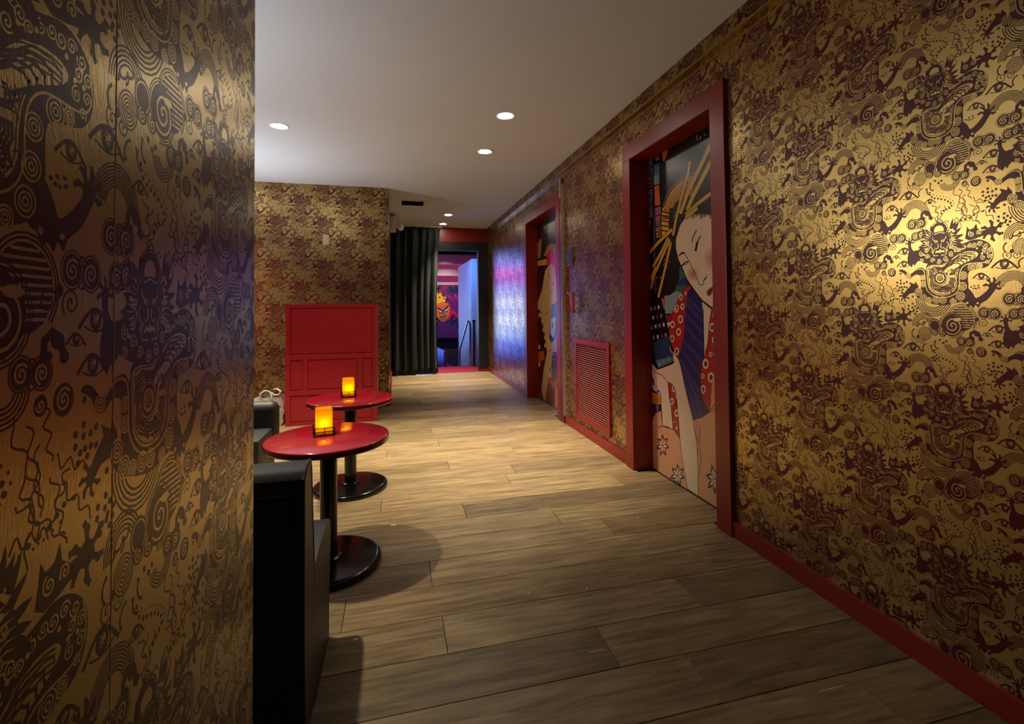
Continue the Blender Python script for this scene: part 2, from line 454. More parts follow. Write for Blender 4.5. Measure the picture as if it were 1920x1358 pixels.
    # right arm with ears and claw
    p.poly([(915, 320), (930, 250), (940, 185), (965, 225), (1010, 215), (1040, 165), (1052, 225), (1100, 255), (1190, 245), (1200, 300), (1110, 310), (1040, 330), (960, 345)], I)
    p.spiral(985, 275, 34, 1.7, 8, G); p.spiral(1070, 270, 30, 1.6, 8, G, -1)
    claw(1200, 268, 0, 118, 6, 300)
    # right lower limb
    p.poly(rounded([(905, 870), (945, 885), (985, 935), (1012, 985), (1090, 940), (1145, 885), (1175, 840), (1235, 855), (1195, 925), (1130, 1005), (1060, 1045), (1040, 1090), (1005, 1060), (985, 1095), (950, 1065), (925, 1090), (900, 1040), (850, 1015)], 2), I)
    claw(1185, 860, 70, 95, 5, 190)
    for x, y in ((918, 1035), (1030, 1040)): p.disc(x, y, 14, 12, G, 8)
    # left lower limb
    p.poly([(350, 880), (340, 820), (300, 765), (292, 800), (222, 770), (240, 815), (180, 870), (140, 920), (165, 965), (225, 915), (300, 905)], I)
    claw(152, 945, 225, 72, 5, 210)
    # ---- body band
    NR = 3 if seg > 0.8 else 2
    p.poly(rounded([(840, 395), (930, 360), (1010, 340), (1090, 352), (1160, 395), (1200, 455), (1208, 520), (1190, 590), (1150, 640), (1090, 662), (985, 678), (945, 700), (935, 760), (935, 870), (910, 960), (860, 1015), (760, 1045),
            (640, 1060), (520, 1045), (400, 1010), (320, 960), (290, 895), (345, 862), (372, 850), (372, 720), (350, 692), (300, 690), (225, 732), (180, 712), (150, 660), (85, 628), (110, 608), (165, 625), (215, 668), (260, 655),
            (330, 610), (400, 605), (440, 640), (480, 560), (760, 520)], NR), I)
    p.stroke(rounded([(1180, 420), (1198, 500), (1180, 570), (1110, 600), (960, 600), (890, 625), (850, 680), (838, 760), (836, 850), (800, 920), (720, 962), (600, 970), (500, 930), (440, 850), (430, 720), (420, 650), (380, 620), (320, 625), (240, 672)], NR, False), 9, G)
    for x, y, r in ((340, 895, 44), (400, 975, 44), (470, 1000, 34), (560, 995, 42), (640, 1000, 40), (760, 1020, 34), (845, 960, 46), (870, 850, 44), (880, 728, 42), (985, 645, 46), (1060, 635, 30), (400, 725, 30), (402, 805, 34), (210, 695, 34)):
        for q in (1, 0.62, 0.28): p.arc(x, y, r * q, 0, 360, 7, G)
    # sleeve scales
    for x, y, r in ((1010, 400, 30), (1070, 395, 30), (1130, 420, 30), (1170, 475, 28), (1110, 470, 28), (1165, 540, 28), (1100, 545, 30), (1140, 600, 24), (960, 395, 28), (905, 410, 26)): p.spiral(x, y, r, 1.7, 7, G, 1, x)
    for x, y in ((1130, 450), (1090, 500), (1145, 505), (1040, 440)): p.disc(x, y, 11, 11, G, 7)
    # ---- robe front
    robe = [(452, 610), (520, 580), (640, 582), (730, 548), (800, 490), (880, 465), (985, 462), (1040, 480), (1055, 512), (1020, 548), (930, 585), (865, 620), (830, 680), (815, 770), (812, 840), (780, 900), (710, 940), (610, 950), (520, 915), (468, 850), (455, 760), (450, 690)]
    robe = rounded(robe, 2)
    p.poly(robe, G)
    p.stroke(robe, 8, I, closed=True)
    cx, cy = 640, 740
    p.stroke([(cx + (x - cx) * 0.91, cy + (y - cy) * 0.91) for x, y in robe], 7, I, closed=True)
    for q in (0.80, 0.71, 0.62, 0.53):
        p.stroke([(cx + (x - cx) * q + 9 * math.sin(y * 0.11), cy + (y - cy) * q + 9 * math.sin(x * 0.12)) for x, y in robe[::1 if seg > 0.8 else 2]], 13, I, closed=True)
    p.disc(615, 742, 92, 92, G)
    p.arc(615, 742, 84, 0, 360, 8, I); p.arc(615, 742, 62, 0, 360, 20, I); p.disc(615, 742, 38, 38, I); p.spiral(615, 742, 34, 2, 6, G)
    for r in (58, 78, 98, 118): p.arc(660, 905, r, 20, 160, 8, I, ry=r * 0.5)
    for y in (480, 500, 520, 540): p.stroke([(810, y + 40), (870, y + 4), (960, y - 2), (1020, y + 8)], 8, I)
    for k in range(int(30 * seg)):
        x, y = rnd.uniform(490, 790), rnd.uniform(600, 690) if k % 2 else rnd.uniform(820, 900)
        p.stroke([(x + 15 * math.cos(t * 2.1 + k), y + 10 * math.sin(t * 2.9 + k) + 6 * t) for t in range(5)], 7, I)
    for k in range(int(16 * seg)):
        x, y = (rnd.uniform(475, 530), rnd.uniform(700, 830)) if k % 2 else (rnd.uniform(700, 800), rnd.uniform(690, 830))
        p.stroke([(x, y), (x + 25, y - 8), (x + 40, y + 10)], 7, I)
    p.poly([(720, 715), (785, 712), (785, 748), (722, 748)], G); p.stroke([(720, 715), (785, 712), (785, 748), (722, 748)], 7, I, closed=True)
    # ---- head, mane, collar
    spikes = [(470, 250, 150, 90), (450, 300, 165, 80), (430, 350, 185, 80), (500, 215, 125, 90), (800, 250, 40, 110), (820, 290, 15, 90), (815, 330, -5, 90), (800, 210, 62, 120), (760, 190, 78, 130), (440, 200, 110, 70), (830, 360, -25, 70), (780, 180, 60, 90), (540, 190, 105, 80)]
    for x, y, a, L in spikes:
        ca, sa = math.cos(math.radians(a)), -math.sin(math.radians(a))
        p.poly([(x - sa * 20, y + ca * 20), (x + ca * L * 0.6 - sa * 14, y + sa * L * 0.6 + ca * 14), (x + ca * L, y + sa * L), (x + ca * L * 0.5 + sa * 16, y + sa * L * 0.5 - ca * 16), (x + sa * 20, y - ca * 20)], I)
    p.poly([(345, 400), (400, 330), (450, 250), (520, 200), (560, 190), (690, 185), (760, 205), (830, 270), (850, 350), (900, 400), (900, 470), (820, 490), (740, 550), (640, 590), (520, 582), (420, 550), (350, 520)], I)
    for x, y, r in ((395, 440, 32), (400, 515, 26), (460, 400, 30), (465, 480, 32), (530, 530, 30), (610, 545, 30), (690, 520, 32), (755, 470, 32), (810, 420, 30), (760, 390, 28), (475, 320, 26), (780, 300, 26), (850, 440, 24)): p.spiral(x, y, r, 1.7, 7, G, 1 if x < 620 else -1, y)
    for x, y in ((440, 300), (360, 372), (770, 255), (800, 450), (430, 455), (885, 430), (760, 345), (480, 225), (740, 215)): p.disc(x, y, 12, 10, G, 7)
    for k in range(int(26 * seg)):
        a = math.radians(-30 + k * 240 / (26 * seg)); r0, r1 = 135, 215
        p.stroke([(620 + r0 * math.cos(a), 340 - r0 * 0.95 * math.sin(a)), (620 + (r0 + r1) / 2 * math.cos(a + 0.06), 340 - (r0 + r1) / 2 * 0.95 * math.sin(a + 0.06)), (620 + r1 * math.cos(a + 0.02), 340 - r1 * 0.9 * math.sin(a + 0.02))], 7, G, taper=True)
    for m in (-1, 1):
        f = lambda x, y: (620 + m * x, y)
        p.stroke([f(12, 260), f(40, 235), f(75, 250), f(80, 285), f(55, 300)], 7, G); p.disc(*f(40, 312), 20, 14, G); p.disc(*f(40, 312), 9, 9, I, 7)
        p.stroke([f(90, 330), f(110, 360), f(85, 400), f(95, 440)], 7, G); p.stroke([f(20, 340), f(14, 380), f(32, 400), f(55, 385)], 7, G)
        p.stroke([f(60, 400), f(82, 440), f(72, 478), f(20, 478)], 7, G); p.stroke([f(120, 300), f(135, 340), f(120, 390)], 6, G)
    p.poly([(563, 450), (580, 418), (610, 428), (622, 405), (640, 426), (668, 418), (684, 452), (650, 440), (620, 448), (595, 440)], G)
    p.arc(620, 198, 112, 0, 180, 6, I, ry=118)
    p.arc(620, 195, 80, -6, 186, 38, I, ry=84)
    p.disc(620, 178, 58, 50, G); p.poly([(530, 235), (560, 205), (620, 198), (690, 205), (725, 240), (690, 262), (550, 262)], I)
    p.stroke([(560, 228), (620, 212), (690, 226)], 7, G)
    return p.arrays()

MOTIF_HI = wallpaper_motif(1.0)
MOTIF_LO = wallpaper_motif(0.6)

def clip_tri(tri, r):
    """Sutherland-Hodgman against rect r=(u0,u1,v0,v1)"""
    P = [tuple(q) for q in tri]
    for ax, lim, sg in ((0, r[0], 1), (0, r[1], -1), (1, r[2], 1), (1, r[3], -1)):
        out = []
        for i in range(len(P)):
            a, b = P[i], P[(i + 1) % len(P)]
            da, db = sg * (a[ax] - lim), sg * (b[ax] - lim)
            if da >= 0: out.append(a)
            if da * db < 0:
                t = da / (da - db); out.append((a[0] + (b[0] - a[0]) * t, a[1] + (b[1] - a[1]) * t))
        P = out
        if len(P) < 3: return []
    return P

class Sheet:
    """collects print triangles on planes: point = o + u*U + v*V + h*N"""
    def __init__(s): s.V = []; s.T = []; s.M = []; s.n = 0
    def frame(s, o, U, V, N): s.o, s.U, s.Vv, s.N = [np.array(q, float) for q in (o, U, V, N)]
    def pts(s, uv, h): return s.o + uv[:, :1] * s.U + uv[:, 1:2] * s.Vv + np.asarray(h).reshape(-1, 1) * s.N
    def put(s, P, T, M): s.V.append(P); s.T.append(np.asarray(T) + s.n); s.M.append(np.asarray(M)); s.n += len(P)
    def rect(s, r, m=0):
        s.put(s.pts(np.array([(r[0], r[2]), (r[1], r[2]), (r[1], r[3]), (r[0], r[3])], float), [0] * 4), [(0, 1, 2), (0, 2, 3)], [m, m])
    def prints(s, arr, off, r, dh, lift=0.0):
        V, T, L, K, E = arr
        V = V + np.array(off)
        mn, mx = V.min(0), V.max(0)
        if mx[0] < r[0] or mn[0] > r[1] or mx[1] < r[2] or mn[1] > r[3]: return
        hv = np.zeros(len(V)); hv[T.ravel()] = np.repeat(L, 3) * dh + 0.00004 + lift; hv += E * dh
        if mn[0] >= r[0] and mx[0] <= r[1] and mn[1] >= r[2] and mx[1] <= r[3]:
            s.put(s.pts(V, hv), T, K); return
        TV = V[T]
        lo, hi = TV.min(1), TV.max(1)
        ins = (lo[:, 0] >= r[0]) & (hi[:, 0] <= r[1]) & (lo[:, 1] >= r[2]) & (hi[:, 1] <= r[3])
        outm = (hi[:, 0] < r[0]) | (lo[:, 0] > r[1]) | (hi[:, 1] < r[2]) | (lo[:, 1] > r[3])
        if ins.any():
            t = T[ins]; u, inv = np.unique(t, return_inverse=True)
            s.put(s.pts(V[u], hv[u]), inv.reshape(-1, 3), K[ins])
        for i in np.nonzero(~ins & ~outm)[0]:
            P = clip_tri(TV[i], r)
            if P:
                s.put(s.pts(np.array(P), [(L[i] + E[T[i]].mean()) * dh + 0.00004 + lift] * len(P)), [(0, k, k + 1) for k in range(1, len(P) - 1)], [K[i]] * (len(P) - 2))
    def wallpaper(s, r, org, near=lambda u, v: True, skip=None, base=True):
        if base: s.rect(r, 0)
        n = int(11 / TILE)
        for i in range(-2 * n, 2 * n):
            for j in range(-n, n):
                if (i + j) % 2: continue
                u, v = org[0] + i * TILE / 2, org[1] + j * TILE / 2
                if skip and skip(u, v): continue
                s.prints(MOTIF_HI if near(u, v) else MOTIF_LO, (u, v), r, 7e-6, ((i + 2 * j) % 5) * 1.1e-6)
    def mesh(s, name, mats):
        V = np.concatenate(s.V); T = np.concatenate(s.T); M = np.concatenate(s.M)
        # every piece faces along its wall's normal
        me = bpy.data.meshes.new(name)
        me.vertices.add(len(V)); me.vertices.foreach_set('co', V.astype(np.float32).ravel())
        me.loops.add(len(T) * 3); me.loops.foreach_set('vertex_index', T.astype(np.int32).ravel())
        me.polygons.add(len(T)); me.polygons.foreach_set('loop_start', np.arange(0, len(T) * 3, 3, dtype=np.int32))
        for m in mats: me.materials.append(m)
        me.polygons.foreach_set('material_index', M.astype(np.int32))
        me.update(calc_edges=True); me.validate()
        return me

# ------------------------------------------------------------------ the room
H = 3.37                 # ceiling height
WX = 2.13                # right wall
LX = -0.364              # partition on the left, its end at LY
LY = 1.395
BY = 7.62                # papered back wall of the lounge
RX = -0.10               # its return towards the curtain
EY = 11.10               # end wall with the doorway

# right wall, doors cut out
sh = Sheet()
sh.frame((WX, 0, 0), (0, -1, 0), (0, 0, 1), (-1, 0, 0))      # u = -Y
ORG = (-1.441, 1.800)
nearR = lambda u, v: -u < 3.6
skipR = lambda u, v: -u < -0.6
for (y0, y1, z0, z1) in ((-2.5, 2.70, 0, 3.245), (2.70, 4.11, 2.99, 3.245), (4.11, 5.94, 0, 3.245), (5.94, 7.72, 3.02, 3.245), (7.72, EY, 0, 3.245)):
    sh.wallpaper((-y1, -y0, z0, z1), ORG, nearR, skipR)
sh.frame((WX - 0.028, 0, 0), (0, -1, 0), (0, 0, 1), (-1, 0, 0))
sh.wallpaper((-EY, 2.5, 3.245, H), ORG, nearR, skipR)
sh.frame((WX, 0, 3.245), (0, -1, 0), (-1, 0, 0), (0, 0, -1))
sh.rect((-EY, 2.5, 0, 0.028), 0)
wall_right = structure(link('wall_right', sh.mesh('wall_right', [GOLD, INK])), 'long wall papered in metallic gold with burgundy dragon robes, eyes and clouds', 'wall')
mb = MB()
mb.box(WX - 0.036, WX - 0.028, -2.5, EY, 3.243, 3.255); mb.box(WX - 0.010, WX, -2.5, EY, 3.196, 3.204)
tr1 = structure(mb.build('trim_1', GOLD), 'slim gilt bead under the papered crown band of the long wall', 'trim')

# left partition
sh = Sheet()
sh.frame((LX, 0, 0), (0, 1, 0), (0, 0, 1), (1, 0, 0))
sh.wallpaper((-2.5, LY, 0, H), (1.164, 1.885), skip=lambda u, v: u < -0.2)
sh.frame((LX, LY, 0), (-1, 0, 0), (0, 0, 1), (0, 1, 0))
sh.wallpaper((0, 0.13, 0, H), (0.10, 1.7), near=lambda u, v: False)
sh.frame((LX - 0.13, LY, 0), (0, -1, 0), (0, 0, 1), (-1, 0, 0))
sh.rect((0, LY + 2.5, 0, H), 0)
sh.frame((LX, -2.5, 0), (-1, 0, 0), (0, 0, 1), (0, -1, 0))
sh.rect((0, 0.13, 0, H), 0)
wall_left = structure(link('wall_left', sh.mesh('wall_left', [GOLD, INK])), 'close partition in dim gold dragon wallpaper with a paper seam', 'wall')
mb = MB(); mb.box(LX, LX + 0.0004, 0.7458, 0.7474, 0.02, 3.0)
structure(mb.build('trim_3', mat('seam_paper', (0.62, 0.50, 0.32, 1), 0.6, vary=0.1)), 'thin upright seam line in the partition wallpaper', 'seam')

# lounge back wall and its return
sh = Sheet()
sh.frame((0, BY, 0), (1, 0, 0), (0, 0, 1), (0, -1, 0))
sh.wallpaper((-3.6, RX, 0, H), (-1.067, 2.890), near=lambda u, v: False, skip=lambda u, v: u < -2.9)
sh.frame((RX, 0, 0), (0, 1, 0), (0, 0, 1), (1, 0, 0))
sh.wallpaper((BY, EY, 0, H), (8.2, 1.9), near=lambda u, v: False)
wall_back = structure(link('wall_back', sh.mesh('wall_back', [GOLD, INK])), 'wallpapered wall behind the red host stand, turning towards the curtain', 'wall')

# walls of the lounge and behind the camera, seen only in reflections
mb = MB()
mb.quad((-3.6, -2.5, 0), (-3.6, BY, 0), (-3.6, BY, H), (-3.6, -2.5, H))
structure(mb.build('wall_lounge', mat('lounge_gold', (0.30, 0.20, 0.08, 1), 0.5, 0.3, vary=0.3, vscale=4)), 'gold side wall of the lounge out of sight behind the partition', 'wall')
mb = MB()
mb.quad((-3.6, -2.5, 0), (WX, -2.5, 0), (WX, -2.5, H), (-3.6, -2.5, H))
structure(mb.build('wall_near', mat('near_dark', (0.05, 0.03, 0.02, 1), 0.6, vary=0.3)), 'dark wall at the near end of the corridor', 'wall')

# ceiling
mb = MB(); mb.box(-3.6, WX + 0.2, -2.5, EY + 0.15, H, H + 0.08)
structure(mb.build('ceiling', CEIL), 'plain grey painted ceiling with recessed downlights', 'ceiling')

# floor: dark subfloor with oak planks laid across the corridor
mb = MB(); mb.box(-3.6, WX + 0.17, -2.5, EY, -0.06, -0.0125)
floor = structure(mb.build('floor', mat('subfloor', (0.03, 0.022, 0.015, 1), 0.8, vary=0.2)), 'wide oak plank floor laid across the corridor', 'floor')
PW = 0.2620
known = {-1: [1.20], 0: [0.905], 1: [0.216, 1.48], 2: [1.75], 3: [0.188], 4: [1.40], 5: [1.113], 6: [0.49], 7: [-0.11, 1.86], 8: [0.95]}
tones = {(0, 0): 0.72, (0, 1): 0.95, (-1, 0): 1.02, (-1, 1): 0.75, (1, 0): 0.98, (1, 1): 1.1, (1, 2): 0.8, (2, 0): 0.78, (3, 0): 0.9, (3, 1): 1.02, (4, 0): 1.0, (4, 1): 0.78,
         (5, 0): 0.92, (5, 1): 0.98, (6, 0): 0.95, (6, 1): 0.62, (7, 0): 1.1, (7, 1): 1.28, (8, 0): 1.2, (8, 1): 1.1}
rp = random.Random(11)
def plank_mesh(x0, x1, y0, y1):
    g, c, t = 0.0011, 0.0022, -0.012
    a, b, e, f = x0 + g, x1 - g, y0 + g, y1 - g
    m = MB()
    m.v = [(a, e, t), (b, e, t), (b, f, t), (a, f, t), (a, e, -c), (b, e, -c), (b, f, -c), (a, f, -c), (a + c, e + c, 0), (b - c, e + c, 0), (b - c, f - c, 0), (a + c, f - c, 0)]
    for k in range(4):
        n = (k + 1) % 4
        m.f += [(k, n, 4 + n, 4 + k), (4 + k, 4 + n, 8 + n, 8 + k)]
    m.f.append((8, 9, 10, 11)); m.m = [0] * len(m.f)
    return m
row = -9
while True:
    y0 = 1.850 + PW * row; y1 = min(y0 + PW, EY - 0.002)
    if y0 > EY - 0.03: break
    ends = known.get(row)
    if ends is None:
        s0 = rp.uniform(-1.6, 0.6); ends = [s0, s0 + rp.uniform(1.5, 2.1)]
        if ends[0] > -0.9: ends.insert(0, ends[0] - rp.uniform(1.7, 2.1))
    xs = sorted(set([-3.6] + [e for e in ends if -3.2 < e < WX] + [WX + (0.168 if (2.9 < (y0 + y1) / 2 < 3.9 or 6.2 < (y0 + y1) / 2 < 7.5) else -0.002)]))
    if xs[1] - xs[0] > 3.0: xs.insert(1, xs[1] - 2.0)
    vis = xs[1:] if xs[0] < -3.5 and len(xs) > 3 and row < 3 else xs
    for k in range(len(xs) - 1):
        cxm = (xs[k] + xs[k + 1]) / 2
        m = plank_mesh(xs[k] - cxm, xs[k + 1] - cxm, y0 - (y0 + y1) / 2, y1 - (y0 + y1) / 2)
        o = m.build('plank', OAK, floor, (cxm, (y0 + y1) / 2, 0))
        idx = [q for q in range(len(xs) - 1) if xs[q + 1] > -0.3].index(k) if xs[k + 1] > -0.3 else None
        t = tones.get((row, idx), rp.uniform(0.74, 1.22)) if idx is not None else rp.uniform(0.8, 1.2)
        w = rp.uniform(-0.03, 0.03)
        o.color = (t * (1 + w), t, t * (1 - w), 1)
    row += 1

# bare, light edges where planks have chipped
CHIP = mat('bare_oak', (0.75, 0.62, 0.40, 1), 0.6, vary=0.1)
for (xa, xb, y) in ((0.496, 0.800, 3.660), (1.015, 1.117, 3.420), (1.479, 1.736, 2.638), (-0.311, -0.037, 2.638), (0.809, 0.888, 1.964), (1.586, 1.723, 1.540)):
    m = MB(); m.v = [(xa, y - 0.0012, 0.0003), ((xa + xb) / 2, y - 0.0022, 0.0003), (xb, y - 0.0005, 0.0003), (xb, y + 0.0005, 0.0003), ((xa + xb) / 2, y + 0.002, 0.0003), (xa, y + 0.002, 0.0003)]; m.f = [(0, 1, 2, 3, 4, 5)]; m.m = [0]
    m.build('chipped_edge', CHIP, floor)

# baseboards
def baseboard(name, boxes, label):
    m = MB()
    for b in boxes: m.box(*b, bev=0.004)
    return structure(m.build(name, REDP), label, 'baseboard')
baseboard('baseboard_right', [(WX - 0.016, WX, -2.5, 2.69, 0, 0.105), (WX - 0.016, WX, 4.12, 5.83, 0, 0.105), (WX - 0.016, WX, 7.73, EY, 0, 0.105)], 'glossy red baseboard along the long papered wall')
baseboard('baseboard_left', [(LX, LX + 0.014, -2.5, LY, 0, 0.105)], 'red baseboard at the foot of the close partition')
baseboard('baseboard_back', [(-3.6, RX + 0.012, BY - 0.014, BY, 0, 0.12), (RX, RX + 0.025, BY, EY - 0.2, 0, 0.12)], 'red baseboard around the wall behind the host stand')
baseboard('baseboard_end', [(1.90, WX - 0.016, EY - 0.016, EY, 0, 0.06)], 'short red baseboard beside the doorway')

# corner strip beside the far door
mb = MB(); mb.box(WX - 0.030, WX, 5.835, 5.915, 0.0, 3.18)
t2 = structure(mb.build('trim_2', mat('strip_paper', (0.15, 0.075, 0.04, 1), 0.35, 0.5, vary=0.85, vscale=14)), 'narrow upright papered strip beside the far mural door', 'trim')
mb = MB(); mb.box(WX - 0.034, WX - 0.0, 5.829, 5.836, 0.10, 3.10); mb.box(WX - 0.035, WX - 0.030, 5.86, 5.915, 2.93, 3.18)
structure(mb.build('corner_guard', CLEARTRIM, t2))

# ------------------------------------------------------------------ doors with printed murals
PAL = {'blue': (34, 36, 96), 'brown': (74, 44, 26), 'cobalt': (50, 90, 205), 'cream': (222, 206, 176), 'cream2': (214, 186, 126), 'gold': (222, 168, 58), 'green': (52, 104, 74), 'grey': (110, 104, 100), 'grey2': (66, 60, 62),
       'hair': (20, 20, 16), 'hotpink': (214, 30, 92), 'icon': (120, 150, 160), 'ink': (18, 12, 12), 'kred': (168, 40, 38), 'kred2': (104, 46, 40), 'lilac': (110, 104, 132), 'lips': (130, 50, 40), 'maroon': (84, 26, 24),
       'mauve': (150, 110, 140), 'navy': (40, 46, 112), 'navy2': (24, 22, 46), 'orange': (206, 110, 60), 'orange2': (190, 104, 50), 'pale': (206, 206, 204), 'paleblue': (130, 160, 166), 'peach': (216, 162, 120), 'phone': (12, 16, 30),
       'pin': (204, 170, 64), 'pink': (170, 90, 120), 'purple': (40, 26, 54), 'red': (150, 30, 40), 'rim': (104, 78, 74), 'rust': (140, 66, 44), 'salmon': (186, 96, 100), 'salmon2': (140, 90, 80), 'screen': (34, 62, 96),
       'screen2': (80, 120, 140), 'stripe': (58, 58, 118), 'tan': (176, 132, 84), 'teal': (70, 120, 140), 'teal2': (66, 86, 82), 'white': (226, 222, 212), 'yellow2': (190, 140, 50), 'maskyel': (226, 210, 40), 'maskor': (226, 120, 50),
       'vio': (96, 36, 120), 'mag': (190, 30, 90), 'cyan': (40, 90, 150)}
for _k in range(6):
    PAL['blush%d' % _k] = tuple(a + (b - a) * (_k + 1) / 7 for a, b in zip((222, 206, 176), (190, 112, 104)))

def mural_mesh(name, items, w, h, base, frame, scale=0.001):
    """flat print clipped to the panel w x h (metres)"""
    sh = Sheet(); sh.frame(*frame)
    sh.rect((0, w, 0, h), 0)
    cols = [base] * 2
    for q, (c, sw, pts) in enumerate(items):
        p = Print(lambda x, y: (x * scale, y * scale))
        if sw: p.stroke(pts, sw, 0)
        else: p.poly(pts, 0)
        n0 = sum(len(t) for t in sh.T)
        arr = p.arrays()
        arr[2][:] = q + 1; arr[4][:] = 0
        sh.prints(arr, (0, 0), (0, w, 0, h), 6e-6)
        n1 = sum(len(t) for t in sh.T)
        cols += [c] * (n1 - n0)
    me = sh.mesh(name, [PRINT])
    a = me.color_attributes.new('print', 'FLOAT_COLOR', 'CORNER')
    cc = []
    for c in cols: cc += list(srgb(*PAL[c])) * 3
    if len(cc) == len(me.loops) * 4: a.data.foreach_set('color', cc)
    return me

